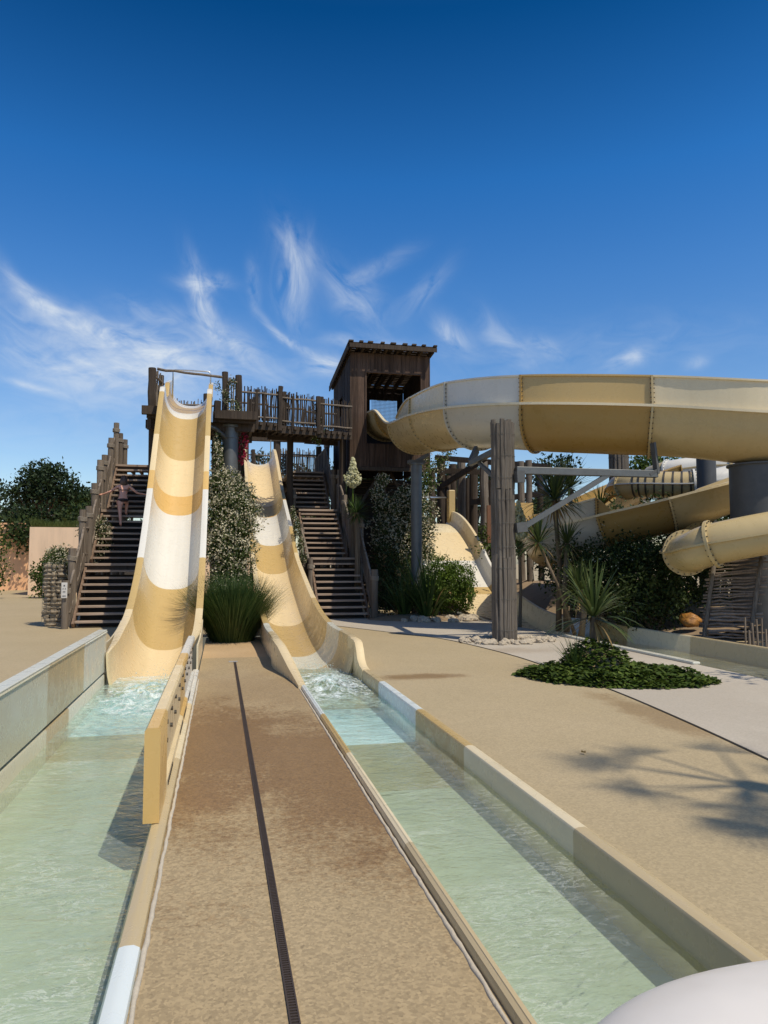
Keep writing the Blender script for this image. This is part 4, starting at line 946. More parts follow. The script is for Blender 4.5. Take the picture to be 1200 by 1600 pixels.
def tree(lab, base, H, blobs, leafm, size, per, seed, rtr=.25, group=None, shell=.4, name='tree'):
    rs = random.Random(seed); t = thing(name, base, lab, 'tree', group); b = Vector(base); g = MB()
    top = b+Vector((rs.uniform(-.4, .4), 0, H*.45)); g.tube([b, b.lerp(top, .5)+Vector((rs.uniform(-.15, .15), 0, 0)), top], [rtr, rtr*.8, rtr*.65], 8)
    for c, rad in blobs:
        c = Vector(c); m = top.lerp(c, .5)+Vector((0, 0, .3)); g.tube([top-Vector((0, 0, rs.uniform(0, H*.1))), m, c], [rtr*.5, rtr*.3, rtr*.1], 6)
        for q in range(3): d = rdir(rs); rr = rad if not isinstance(rad, (tuple, list)) else rad[0]; g.tube([m, c+d*rr*.75], [rtr*.18, rtr*.05], 5)
    g.build('trunk', 'bark', t)
    g = MB()
    for c, rad in blobs:
        rv = rad if isinstance(rad, (tuple, list)) else (rad,)*3; area = (rv[0]*rv[1]+rv[1]*rv[2]+rv[0]*rv[2])/3*12
        blob_leaves(g, c, rv, int(per*area), size, rs, shell, rough=.5)
    g.build('crown', leafm, t); return t
def Wz(px, D, z=0): p = W(px, 880, D); return Vector((p.x, p.y, z))

# trees and wall at the left ----------------------------------------
def WB(px, py, D, r): return (W(px, py, D), r)
rs = random.Random(77)
bl = []
for px, py, r in ((70, 752, 1.5), (45, 762, 1.3), (95, 755, 1.3), (65, 738, 1.1), (85, 738, .9), (110, 770, 1.0), (30, 780, 1.3), (60, 775, 1.4), (95, 778, 1.1), (50, 745, .8)): bl.append(WB(px, py, 48, (r*1.0, r, r*.75)))
tree('round-topped tree with an airy crown behind the left wall, tallest against the sky', Wz(70, 48), 7.5, bl, 'leaf_tree', .26, 34, 1, .3)
def far_tree(lab, px, ytop, ybot, wpx, D, seed, m='leaf_tree', per=22, size=.3, grp='trees behind the left wall'):
    rs = random.Random(seed); bl = []; k = D/F
    for q in range(9):
        x = px+rs.uniform(-.5, .5)*wpx; y = ytop+(ybot-ytop)*rs.uniform(.12, .95); r = wpx*k*rs.uniform(.22, .34); bl.append((W(x, max(y, ytop+r/k), D+rs.uniform(-1.5, 1.5)), (r, r, r*.9)))
    return tree(lab, Wz(px, D), max(2, (880-ytop)*k+1.6), bl, m, size, per, seed, .22, grp)
for lab, px, yt, yb, wd, D, m in (('dark broad tree at the far left edge above the orange wall', 5, 740, 860, 75, 50, 'leaf_tree'), ('dark low tree in front of the airy tree, left of the wall corner', 45, 785, 850, 75, 46, 'leaf_tree'),
    ('dense tree just right of the airy tree, behind the pink wall', 110, 757, 840, 80, 50, 'leaf_tree'), ('dense dark tree between the airy tree and the left stairs', 142, 752, 845, 70, 50, 'leaf_dark'),
    ('dark tree behind the foot of the left stairs, top in the sky gap', 172, 752, 850, 66, 52, 'leaf_tree'), ('far pine-green tree peeping over the left stairs', 205, 760, 850, 60, 58, 'leaf_dark'), ('dark hedge-like tree low behind the pink wall', 80, 782, 850, 110, 44, 'leaf_dark')):
    far_tree(lab, px, yt, yb, wd, D, int(px)+3, m)
tl = tree('leafy green tree cut by the left picture edge before the orange wall', Wz(-22, 33), 3.2, [WB(-12, 845, 33, .8), WB(-20, 880, 33, .9), WB(-6, 905, 33, .55), WB(-15, 825, 33, .5)], 'leaf_bush', .15, 75, 9, .1)
# the low buildings
bw = thing('garden_wall', (-9.4, 40, 0), 'pinkish rendered wall with a grassy top behind the left bush', 'wall')
g = MB(); g.box(-9.45, 3, 40.0, 40.3, -.02, 3.42); g.box(-9.45, -9.15, 40.3, 47.5, -.02, 3.42); g.build('wall', 'stucco_pink', bw)
g = MB(); g.box(-6.0, -4.3, 39.985, 39.997, 0, 2.3); g.build('dark_opening', 'joint', bw)
g = MB(); rs = random.Random(3)
for k in range(5200):
    x = rs.uniform(-9.4, 0); dn = .6+.6*mn.noise(Vector((x*.9, 0, 0))); p = Vector((x, rs.uniform(40.0, 41.2), 3.42)); d = Vector((rs.uniform(-.5, .5), rs.uniform(-.5, .2), 1)).normalized(); leaf(g, p, d, Vector((0, 1, 0)), rs.uniform(.2, .5)*(dn+.3), .03)
tag(g.build('roof_grass', 'grass_olive'), 'tufts of yellow-green grass growing along the top of the pink wall', 'grass', kind='stuff')
bo = thing('orange_building', (-14, 47, 0), 'orange rendered building with a tan door at the far left', 'building')
g = MB(); g.box(-13.15, -9.5, 47.6, 48, -.02, 4.0); g.box(-20, -14.1, 47.6, 48, -.02, 4.0); g.box(-14.1, -13.15, 47.6, 48, 2.35, 4.0); g.box(-20, -9.5, 48, 54, -.02, 3.8); g.build('wall', 'stucco_orange', bo)
g = MB(); g.box(-14.08, -13.17, 47.85, 47.9, 0, 2.0); d_ = g.build('door', 'door', bo); g = MB(); g.box(-14.1, -13.15, 47.7, 47.95, 2.0, 2.34); g.build('door_lintel', 'wood_dark', bo)
g = MB(); g.tube([(-13.3, 47.84, 1.0), (-13.3, 47.78, 1.0), (-13.42, 47.78, 1.0)], .02, 6); g.build('handle', 'steel', d_)
# bush left
bl = [WB(85, 900, 34, (.75, .8, .8)), WB(70, 915, 34, (.6, .7, .6)), WB(100, 912, 34, (.7, .7, .75)), WB(80, 880, 34, (.45, .5, .6)), WB(108, 890, 34, (.45, .5, .55)), WB(62, 895, 34, .4), WB(95, 868, 34, .28)]
bush('shrub', 'dark green spiky-edged shrub in front of the pink wall', 'shrub', Wz(88, 34), bl, 'leaf_bush', .16, 120, 5)
# gabion with jasmine
plain('rock_brown', (.30, .24, .165), .9, 9, .5, .5)
gb = thing('gabion_post', (-4.15, 20.6, 0), 'narrow stack of pale stones beside the foot of the left stairs', 'gabion')
g = MB(); rs = random.Random(6)
def rock_add(g, c, r, rs, nlon=8, nlat=5):
    sd = rs.uniform(0, 99); vs = []; sx, sy, sz = rs.uniform(.8, 1.3), rs.uniform(.8, 1.2), rs.uniform(.55, .85); c = Vector(c)
    for j in range(nlat+1):
        ph = PI*j/nlat
        for i in range(nlon):
            a = 2*PI*i/nlon; d = Vector((math.sin(ph)*math.cos(a), math.sin(ph)*math.sin(a), math.cos(ph))); k = 1+.45*mn.noise(d*1.6+Vector((sd, 0, 0))); vs.append(c+Vector((d.x*sx, d.y*sy, d.z*sz))*r*k)
    g.add(vs, [(j*nlon+i, (j+1)*nlon+i, (j+1)*nlon+(i+1) % nlon, j*nlon+(i+1) % nlon) for j in range(nlat) for i in range(nlon)])
z = .05
while z < 1.55:
    for x in (-4.3, -4.15, -4.0):
        for y in (20.2, 20.35, 20.6, 20.8): rock_add(g, (x+rs.uniform(-.03, .03), y+rs.uniform(-.03, .03), z), rs.uniform(.085, .11), rs, 7, 4)
    z += .105
g.build('stones', 'rock_brown', gb)
g = MB(); g.box(-4.30, -3.98, 20.25, 20.85, 0, 1.5); g.build('core', 'soil', gb)
g = MB()
for x in (-4.40, -3.90):
    for z in [k*.1 for k in range(17)]: g.tube([(x, 20.1, z), (x, 20.9, z)], .004, 4)
for y in (20.1,):
    for z in [k*.1 for k in range(17)]: g.tube([(-4.4, y, z), (-3.9, y, z)], .004, 4)
    for x in [-4.4+k*.1 for k in range(6)]: g.tube([(x, y, 0), (x, y, 1.6)], .004, 4)
g.build('wire_basket', 'steel', gb)
bush('jasmine', 'flowering jasmine spilling over the stone gabion left of the stairs', 'climbing plant', (-4.15, 20.6, 1.4), [((-4.1, 20.6, 1.75), (.32, .4, .32)), ((-4.05, 20.5, 1.45), (.3, .4, .25))], 'leaf_jasmine', .075, 400, 15, False, ('flower_cream', 300, .055))
bush('jasmine', 'flowering jasmine hanging over the railing halfway up the left stairs', 'climbing plant', (-3.6, 22, 2.2), [(W(140, 828, 21.6), (.30, .3, .30)), (W(158, 828, 21.6), (.26, .3, .35)), (W(160, 845, 21.5), (.24, .3, .5)), (W(155, 868, 21.3), (.18, .25, .35)), (W(148, 885, 21), (.14, .2, .2))], 'leaf_jasmine', .075, 380, 16, False, ('flower_cream', 330, .06))
# hedge between the slides
bl = []
rs = random.Random(21)
for z_, x_, y_, rx in ((.6, .22, 18.8, .45), (1.2, .2, 18.9, .5), (1.8, .24, 19.2, .56), (2.4, .28, 19.6, .62), (2.95, .36, 20.0, .64), (3.35, .32, 20.5, .58), (3.7, .12, 21.0, .46), (2.8, -.05, 19.8, .42), (3.6, -.08, 20.6, .40), (2.0, .0, 19.4, .42), (4.6, -.16, 22.0, .14), (5.0, -.18, 22.3, .10)):
    bl.append(((x_, y_, z_), (rx, .55, .50)))
bush('jasmine_hedge', 'tall jasmine hedge covered in cream flowers between the two slides', 'hedge', (.3, 20.3, 0), bl, 'leaf_jasmine', .085, 620, 22, True, ('flower_cream', 330, .07))
bush('bougainvillea', 'red bougainvillea flowers beside the thick steel column', 'climbing plant', (.7, 22.4, 4.0), [(W(377, 690, 22.6), (.16, .2, .28)), (W(376, 712, 22.6), (.15, .2, .22)), (W(347, 722, 22.0), (.16, .2, .14)), (W(380, 670, 22.7), (.08, .15, .12))], 'leaf_dark', .07, 250, 24, False, ('flower_red', 480, .085))
bush('jasmine', 'jasmine strand climbing the platform post beside the left slide top', 'climbing plant', (.4, 22, 6), [(W(362, 600, 21.9), (.1, .12, .25)), (W(352, 620, 21.7), (.14, .12, .2)), (W(364, 632, 21.7), (.16, .15, .2)), (W(375, 645, 21.8), (.16, .15, .18)), (W(340, 605, 21.8), (.08, .1, .18)), (W(378, 658, 22), (.12, .12, .15))], 'leaf_jasmine', .07, 300, 25, False, ('flower_cream', 150, .055))
bush('jasmine', 'leafy climber on the walkway post nearest the cabin', 'climbing plant', (3.2, 24.5, 6), [(W(493, 640, 25), (.1, .12, .25)), (W(497, 660, 25), (.16, .15, .22)), (W(492, 680, 25), (.14, .15, .25)), (W(508, 672, 25), (.12, .12, .12)), (W(497, 690, 25), (.1, .1, .2))], 'leaf_bush', .07, 260, 26, False, ('flower_cream', 70, .05))
bush('jasmine', 'dark climber between the right slide and the brown stairs', 'climbing plant', (2.35, 24, 0), [(W(458, 802, 23), (.07, .3, .2)), (W(464, 825, 22), (.09, .3, .3)), (W(470, 850, 21.6), (.09, .3, .25)), (W(474, 872, 21.4), (.08, .2, .2))], 'leaf_jasmine', .07, 300, 27, False, ('flower_cream', 160, .05))
# grass clump
def blades(g, c, n, L, rs, spread=.9, wd=.014, rr=.25, seg=4, droop=.9):
    c = Vector(c)
    for _ in range(n):
        a = rs.uniform(0, 2*PI); o = Vector((math.cos(a), math.sin(a), 0)); tl = rs.random()**.7*spread; l = L*rs.uniform(.6, 1.08)
        p = c+o*rs.uniform(0, rr); d = (Vector((0, 0, 1))+o*tl*.9+rdir(rs)*.12).normalized(); s = Vector((-o.y, o.x, 0)); vs = []; q = p.copy()
        for k in range(seg+1):
            w_ = wd*(1-(k/seg)**1.6)*.5+.001; vs += [q-s*w_, q+s*w_]; q = q+d*l/seg; d = (d+Vector((0, 0, -droop*tl*.42*(k+1)/seg))+o*.04).normalized()
        g.add(vs, [(2*k, 2*k+1, 2*k+3, 2*k+2) for k in range(seg)])
gt = thing('grass_clump', (.24, 15.9, 0), 'big dark green fountain grass clump in the sandy bed between the slides', 'grass clump')
g = MB(); blades(g, (.24, 15.9, -.02), 6000, 1.4, random.Random(3), .85, .011, .46); g.build('blades', 'leaf_grass', gt)
g = MB(); blades(g, (.25, 15.9, -.02), 160, .6, random.Random(8), 1.1, .014, .32); g.build('dry_blades', 'leaf_dry', gt)
# phormium + shrubs beside the steel post
def sword(name, lab, cat, c, n, L, wd, seed, m='leaf_palm', spread=1.1, droop=1.1, dry=0, rr=.1):
    rs = random.Random(seed); t = thing(name, c, lab, cat); g = MB(); blades(g, c, n, L, rs, spread, wd, rr, 6, droop); g.build('leaves', m, t)
    if dry: g = MB(); blades(g, c, dry, L*.7, rs, spread*1.3, wd, rr, 6, droop*1.5); g.build('dead_leaves', 'leaf_dry', t)
    return t
sword('flax', 'strappy dark flax with long arching leaves beside the slim steel post', 'plant', Wz(668, 21.0, .1), 130, 2.0, .065, 31, 'leaf_grass', .95, 1.0, 8, .28)
sword('flax', 'second arching flax left of the slim steel post', 'plant', Wz(632, 21.3, .1), 80, 1.6, .06, 32, 'leaf_grass', 1.0, 1.1, 0, .2)
bl = [WB(700, 925, 21.2, (.55, .6, .6)), WB(715, 905, 21.4, (.48, .6, .5)), WB(690, 895, 21.6, (.5, .6, .45)), WB(725, 930, 21.2, (.30, .5, .45)), WB(680, 930, 21.2, (.4, .5, .45))]
bush('shrub', 'rounded bright green shrub right of the slim steel post', 'shrub', Wz(705, 21.3), bl, 'leaf_bright', .07, 800, 33, shell=.7)
bl = [WB(612, 925, 22.8, (.6, .6, .7)), WB(625, 895, 23.5, (.7, .6, .7)), WB(600, 880, 24, (.5, .6, .8)), WB(655, 915, 23, (.6, .6, .8)), WB(600, 940, 22, (.3, .4, .35))]
bush('shrub', 'dark leafy shrub between the stairs and the slim steel post', 'shrub', Wz(625, 23), bl, 'leaf_dark', .10, 190, 34)
bl = []
rs = random.Random(35)
for px, py, r in ((640, 790, .55), (620, 800, .6), (655, 800, .6), (605, 825, .6), (635, 825, .75), (660, 830, .5), (615, 850, .7), (645, 858, .7), (662, 865, .4), (600, 790, .35), (635, 775, .35), (590, 770, .22), (598, 750, .2)): bl.append(WB(px, py, 25.0, (r, .5, r)))
bush('jasmine_hedge', 'jasmine mound dotted with cream flowers under the cabin', 'hedge', Wz(635, 25), bl, 'leaf_jasmine', .10, 190, 36, True, ('flower_cream', 150, .08))
bush('climber', 'loose leafy climber hanging below the start of the curved slide', 'climbing plant', Wz(690, 26), [WB(690, 722, 25.5, (.3, .3, .3)), WB(675, 745, 25.5, (.35, .3, .4)), WB(700, 705, 25.5, (.25, .3, .15)), WB(668, 760, 25.5, (.25, .3, .3)), WB(672, 725, 26, (.25, .3, .3))], 'leaf_bush', .10, 110, 37, False, ('flower_cream', 50, .07))
# yuccas with flower spikes
def yucca(lab, px, D, ztop, zc, seed, trunk=True, nl=110, L=.7, fl=True):
    b = Wz(px, D); rs = random.Random(seed); t = thing('yucca', b, lab, 'yucca'); c = b+Vector((0, 0, zc))
    g = MB(); g.tube([b, b.lerp(c, .5)+Vector((.04, 0, 0)), c], [.11, .09, .08] if trunk else [.05, .04, .035], 8); g.build('trunk', 'bark', t)
    g = MB()
    for _ in range(nl):
        d = rdir(rs); d.z = d.z*.75+.15; d.normalize(); leaf(g, c, d, Vector((0, 0, 1)), L*rs.uniform(.7, 1.1), .035)
    g.build('leaves', 'leaf_grass', t)
    if fl:
        g = MB(); top = b+Vector((0, 0, ztop)); g.tube([c, top], [.03, .012], 6); g.build('flower_stalk', 'leaf_bright', t)
        g = MB()
        for _ in range(420):
            f = rs.random()**1.5; zl = top.z-.95; z = zl+.95*f; rad = (.30*math.sin(PI*min(1, f/.62))**.6 if f < .58 else .12*(1-f)/.42+.03)*rs.uniform(.45, 1); a = rs.uniform(0, 2*PI); p = Vector((c.x+rad*math.cos(a), c.y+rad*math.sin(a), z))
            rr = rs.uniform(.028, .045); g.tube([p+Vector((0, 0, rr)), p, p-Vector((0, 0, rr))], [rr*.4, rr, rr*.5], 5)
        g.build('flowers', 'flower_yucca', t)
    return t
yucca('yucca with a tall cream flower spike just right of the brown stairs', 551, 23.6, 5.0, 3.35, 41, True, 90, .4)
yucca('spiky yucca rosette beside the handrail at the foot of the cabin', 557, 22.6, 3.0, 3.15, 42, True, 160, .62, False)
yucca('yucca with cream flowers half hidden behind the bundled column', 811, 18.5, 3.15, 2.0, 43, False, 60, .35)
# cordylines (cabbage palms)
def cordyline(lab, px, D, zc, L, seed, n=120, base_off=(0, 0), m='leaf_palm', wd=.035, dry=10, zb=0, up=.12, droop=.35, trunk_r=.06):
    c = Wz(px, D, zc); b = Wz(px, D, zb)+Vector((base_off[0], base_off[1], 0)); rs = random.Random(seed); t = thing('cordyline', b, lab, 'palm')
    g = MB(); m_ = b.lerp(c, .5)+Vector((rs.uniform(-.08, .08), 0, 0)); g.tube([b, m_, c], [trunk_r*1.3, trunk_r, trunk_r*.9], 8); g.build('trunk', 'bark', t, smooth=True)
    def fan(nn, Lm, mm, name, zlo, zhi):
        g = MB()
        for _ in range(nn):
            a = rs.uniform(0, 2*PI); e = rs.uniform(zlo, zhi); d = Vector((math.cos(a)*math.cos(e), math.sin(a)*math.cos(e), math.sin(e))); s = Vector((-math.sin(a), math.cos(a), 0)); l = Lm*rs.uniform(.75, 1.1); q = c+d*.04; vs = []
            for k in range(6):
                f = k/5; w_ = wd*(math.sin(PI*min(1, .15+f*.85)))*.5+.0015; vs += [q-s*w_, q+s*w_]; q = q+d*l/5; d = (d+Vector((0, 0, -droop*(f+.15)*math.cos(e)))).normalized()
            g.add(vs, [(2*k, 2*k+1, 2*k+3, 2*k+2) for k in range(5)])
        g.build(name, mm, t)
    fan(n, L, m, 'leaves', -.35, 1.45)
    if dry: fan(dry, L*.8, 'leaf_dry', 'dead_leaves', -1.2, -.3)
    return t
cordyline('foreground cordyline with long arching leaves rising from the ivy mound', 926, 10.9, .80, .80, 51, 85, (.05, 0), 'leaf_palm', .038, 9, .1, .1, .42, .045)
cordyline('tall cordyline with yellowish leaves right of the bundled column', 868, 17.4, 3.10, .95, 52, 150, (.05, 0), 'leaf_palm', .036, 26)
cordyline('dark cordyline crown just behind and above the tall yellowish one', 893, 19.0, 3.55, .85, 53, 110, (0, 0), 'leaf_dark', .034, 0)
cordyline('smaller cordyline with a thin leaning trunk beside the column', 842, 16.6, 2.05, .72, 54, 110, (.75, -.2), 'leaf_palm', .032, 8, 0, .1, .35, .035)
cordyline('short cordyline between two taller ones, drooping pale leaves', 887, 17.2, 2.05, .62, 55, 95, (-.05, 0), 'leaf_palm', .03, 10)
cordyline('bushy low cordyline behind the ivy mound', 906, 16.2, 1.0, .8, 56, 110, (0, 0), 'leaf_palm', .034, 4)
cordyline('far dark cordyline left of the distant bundled column', 940, 24, 3.4, .8, 57, 70, (0, 0), 'leaf_dark', .035, 0)
# ivy mound and patch
def in_patch(x, y):
    # oval bed bounded by the joint on its left
    u = ((x-5.35)*.86+(y-9.45)*-.5)/1.28; v = ((x-5.35)*.5+(y-9.45)*.86)/.86; return u*u+v*v
iv = thing('ivy_patch', (5.35, 9.45, 0), 'low dark ivy patch with a raised mound around the foreground cordyline', 'ivy')
rs = random.Random(61); g = MB(); k = 0
mc = Wz(928, 10.75)
while k < 7800:
    x, y = rs.uniform(3.7, 7.1), rs.uniform(8, 11.1); q = in_patch(x, y)+.25*mn.noise(Vector((x*3, y*3, 0)))
    if q > 1: continue
    h = .14*(1-q**3)*(1+.9*mn.noise(Vector((x*4, y*4, 5)))); dm = math.hypot(x-mc.x, y-mc.y)/.52; h += .38*max(0, 1-dm*dm)
    z = .02+h*rs.random()**.45; n = (Vector((rs.uniform(-.6, .6), rs.uniform(-.6, .6), 1))).normalized(); d = rdir(rs); d = (d-n*d.dot(n)).normalized(); s = d.cross(n); L = rs.uniform(.045, .085); p = Vector((x, y, z))
    g.add([p, p+d*L*.25+s*L*.5, p+d*L*.55+s*L*.32, p+d*L*1.05, p+d*L*.55-s*L*.32, p+d*L*.25-s*L*.5], [(0, 1, 2, 3), (0, 3, 4, 5)]); k += 1
g.build('leaves', 'leaf_bush', iv)
g = MB()
vs = []; ns_ = 40
for j in range(9):
    for i in range(ns_):
        a = 2*PI*i/ns_; f = j/8; u, v = math.cos(a)*f*.93, math.sin(a)*f*.93; x = 5.35+u*1.28*.86+v*.86*.5; y = 9.45-u*1.28*.5+v*.86*.86; dm = math.hypot(x-mc.x, y-mc.y)/.46; vs.append((x, y, .09*(1-f**4)+.31*max(0, 1-dm*dm)-.004))
g.add(vs, [(j*ns_+i, j*ns_+(i+1) % ns_, (j+1)*ns_+(i+1) % ns_, (j+1)*ns_+i) for j in range(8) for i in range(ns_)]); g.build('soil', 'soil', iv, smooth=True)
sword('grass_tuft', 'small spiky grass tuft on the left shoulder of the ivy mound', 'grass', Wz(897, 10.6, .12), 90, .48, .014, 63, 'leaf_grass', .9, .5)
# shrubs in the dark behind the lane
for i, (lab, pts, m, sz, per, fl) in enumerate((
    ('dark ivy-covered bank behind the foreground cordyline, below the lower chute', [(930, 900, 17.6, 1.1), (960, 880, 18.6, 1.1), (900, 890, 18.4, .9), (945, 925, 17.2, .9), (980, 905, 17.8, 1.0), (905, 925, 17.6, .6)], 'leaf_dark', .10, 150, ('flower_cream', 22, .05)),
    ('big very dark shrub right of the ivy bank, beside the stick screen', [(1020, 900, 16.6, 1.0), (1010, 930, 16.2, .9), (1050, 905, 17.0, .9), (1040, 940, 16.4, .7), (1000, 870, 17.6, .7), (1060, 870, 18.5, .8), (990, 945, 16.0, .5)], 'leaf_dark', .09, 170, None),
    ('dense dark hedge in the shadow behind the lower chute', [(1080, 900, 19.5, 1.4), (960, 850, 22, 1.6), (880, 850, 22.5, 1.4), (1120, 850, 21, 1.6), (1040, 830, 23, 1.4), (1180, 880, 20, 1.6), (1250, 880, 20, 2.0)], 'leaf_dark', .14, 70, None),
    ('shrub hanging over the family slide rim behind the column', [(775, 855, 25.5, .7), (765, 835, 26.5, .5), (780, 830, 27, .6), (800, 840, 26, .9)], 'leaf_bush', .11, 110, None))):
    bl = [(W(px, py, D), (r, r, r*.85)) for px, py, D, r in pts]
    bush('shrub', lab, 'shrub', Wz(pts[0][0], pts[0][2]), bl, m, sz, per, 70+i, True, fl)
g = MB(); vs = []
SB = [(8.85, 8.5), (8.85, 25)]
for j in range(34):
    Y = 13.2+j*.45
    for i in range(10):
        X = 8.84+i*.55; h = min(1, i*.25)*(.35+.5*max(0, min(1, (Y-15)/5)))*(1+.3*mn.noise(Vector((X, Y, 3)))) ; vs.append((X, Y, .02+h))
g.add(vs, [(j*10+i, j*10+i+1, (j+1)*10+i+1, (j+1)*10+i) for j in range(33) for i in range(9)]); struct('planted_bank', g, 'soil', smooth=True)
# trees beyond, right side
for lab, px, yt, yb, wd, D, m in (('tree seen under the big curved slide, left of the distant column', 865, 704, 800, 60, 42, 'leaf_tree'), ('tree crown showing just under the big curved slide at the right', 1055, 704, 780, 120, 44, 'leaf_bush'),
    ('dark tree behind the timber posts', 745, 712, 860, 90, 40, 'leaf_tree'), ('dense dark tree filling the gap right of the timber posts', 790, 735, 860, 70, 39, 'leaf_dark'), ('dense dark tree right behind the slim steel post', 700, 715, 860, 80, 36, 'leaf_dark'), ('dark tree behind the cabin posts', 665, 720, 860, 90, 40, 'leaf_tree'), ('dark tree behind the walkway end', 575, 735, 860, 70, 42, 'leaf_tree'), ('dark tree behind the brown stairs top', 500, 715, 850, 90, 45, 'leaf_dark'),
    ('low dark tree behind the distant bundled column', 960, 765, 860, 90, 40, 'leaf_tree'), ('far dark tree at the right edge behind the columns', 1170, 720, 850, 110, 42, 'leaf_tree'), ('low dark tree between the timber posts and palms', 830, 765, 850, 110, 38, 'leaf_dark'), ('dark tree behind the lower platform', 425, 700, 850, 80, 44, 'leaf_tree'), ('bushy dark tree left of the right slide top, beyond the hedge', 385, 712, 850, 60, 42, 'leaf_dark'), ('dark tree seen between the right slide and the cabin', 470, 700, 850, 70, 41, 'leaf_dark'), ('very dark tree low behind the cabin legs', 545, 740, 870, 80, 38, 'leaf_dark'), ('low dark tree behind the family slide', 790, 750, 860, 70, 42, 'leaf_tree')):
    far_tree(lab, px, yt, yb, wd, D, int(px)+9, m, 22, .27, 'trees behind the slides')
# stones
def stones(center, n, rx, ry, smin, smax, seed, lab, grp):
    rs = random.Random(seed); protos = []
    for i in range(n):
        a = rs.uniform(0, 2*PI); f = rs.uniform(.55, 1.0); x = center[0]+math.cos(a)*rx*f; y = center[1]+math.sin(a)*ry*f; s = rs.uniform(smin, smax)
        if i < 5:
            g = MB(); rock_add(g, (0, 0, 0), 1.0, rs, 9, 6); o = g.build('stone', 'rock', None, smooth=False); protos.append(o)
        else: o = protos[i % 5].copy(); COL.objects.link(o)
        o.location = (x, y, s*.38); o.scale = (s, s, s); o.rotation_euler = (0, 0, rs.uniform(0, 6)); tag(o, lab, 'stone', grp)
stones((pc.x+.05, pc.y), 120, .95, .62, .05, .10, 5, 'small pale stone in the ring round the foot of the bundled column', 'stones round the bundled column')
stones((Wz(690, 20.4).x, Wz(690, 20.4).y), 42, 1.15, .42, .07, .15, 6, 'pale stone edging the bed below the slim steel post and shrub', 'stones edging the shrub bed')
g = MB(); p0 = Wz(672, 21.4); vs = []; 
for j in range(5):
    for i in range(28):
        a = 2*PI*i/28; f = j/4; vs.append((p0.x+math.cos(a)*1.9*f, p0.y+math.sin(a)*1.1*f, .18*(1-f*f)-.003+.02*mn.noise(Vector((i, j, 0)))*(1-f)))
g.add(vs, [(j*28+i, j*28+(i+1) % 28, (j+1)*28+(i+1) % 28, (j+1)*28+i) for j in range(4) for i in range(28)]); struct('planting_bed', g, 'soil', smooth=True)
g = MB(); rock_add(g, tuple(W(1079, 970, 15.6)), .25, random.Random(4), 12, 9); o = g.build('amber_boulder', 'amber', None, smooth=True); o.location.z = 0; tag(o, 'orange amber-coloured boulder in the shade left of the stick screen', 'boulder')
# dead leaf on the paving
g = MB(); leaf(g, Vector((2.98, 5.82, .012)), Vector((.3, -.95, .1)).normalized(), Vector((.2, 0, 1)).normalized(), .06, .045, .02); tag(g.build('fallen_leaf', 'leaf_dry'), 'single dry leaf lying on the open paving right of the channel', 'leaf')
# palm outside the frame at the right: its shade falls on the paving
def shade_palm(tx, ty, hz, seed, lab, nf=26):
    tgt = Vector((tx, ty, 0)); k = sv/sv.z; c = tgt+k*hz; t = thing('palm_tree', (c.x+.3, c.y-.3, 0), lab, 'palm'); rs = random.Random(seed)
    g = MB(); g.tube([(c.x+.3, c.y-.3, 0), (c.x+.2, c.y-.1, hz*.5), c], [.2, .15, .13], 10); g.build('trunk', 'bark', t)
    g = MB()
    for q in range(nf):
        a = rs.uniform(0, 2*PI); e = rs.uniform(-.25, .9); d = Vector((math.cos(a)*math.cos(e), math.sin(a)*math.cos(e), math.sin(e))); s = d.cross(Vector((0, 0, 1))).normalized(); st = c+d*rs.uniform(.6, .95); g.tube([c, st], [.02, .012], 5)
        u = s.cross(d)
        for m_ in range(17):
            f = (m_-8)/8*1.35; dd = (d*math.cos(f)+s*math.sin(f)+Vector((0, 0, -.18*abs(f)))).normalized(); leaf(g, st, dd, u, rs.uniform(.35, .6), .022)
    g.build('fronds', 'leaf_palm', t)
shade_palm(4.25, 3.9, 8.6, 9, 'fan palm just beyond the right edge of the picture, nearest the camera, shading the paving', 19)
shade_palm(3.75, 4.75, 9.2, 19, 'second fan palm beyond the right edge of the picture, shading the open paving', 12)
tree('leafy tree beyond the right edge, shading pale paving by the ivy', (10.6, 5.6, 0), 5.0, [((10.3, 6.5, 5.0), (1.5, 1.0, .6)), ((11.6, 5.8, 5.3), (1.4, 1.0, .7)), ((9.4, 6.9, 4.6), (.8, .6, .4))], 'leaf_bush', .14, 60, 93, .12)
# white rounded block at the lower right
wb = MB(); secs = []
def wblock():
    nlon, nlat = 64, 26; c = Vector((1.617, 1.294, -.02)); vs = []
    def sp(v, e): return math.copysign(abs(v)**e, v)
    for j in range(nlat+1):
        ph = PI/2*(1-j/nlat)          # top to equator
        for i in range(nlon):
            a = 2*PI*i/nlon; k = math.cos(ph)**.654 if j else 0
            v = c+Vector((.938*sp(math.cos(a), .716)*k, .80*sp(math.sin(a), .716)*k, .58*math.sin(ph)**.606)); v.z = max(v.z, .054); vs.append(v)
    wb.add(vs, [((j*nlon+i), ((j+1)*nlon+i), ((j+1)*nlon+(i+1) % nlon), (j*nlon+(i+1) % nlon)) for j in range(nlat) for i in range(nlon)])
    wb.add(vs[-nlon:], [tuple(range(nlon))[::-1]])
wblock(); tag(wb.build('end_block', 'block_white', None, smooth=True), 'smooth white rounded moulded block lying across the near end of right channel', 'block')

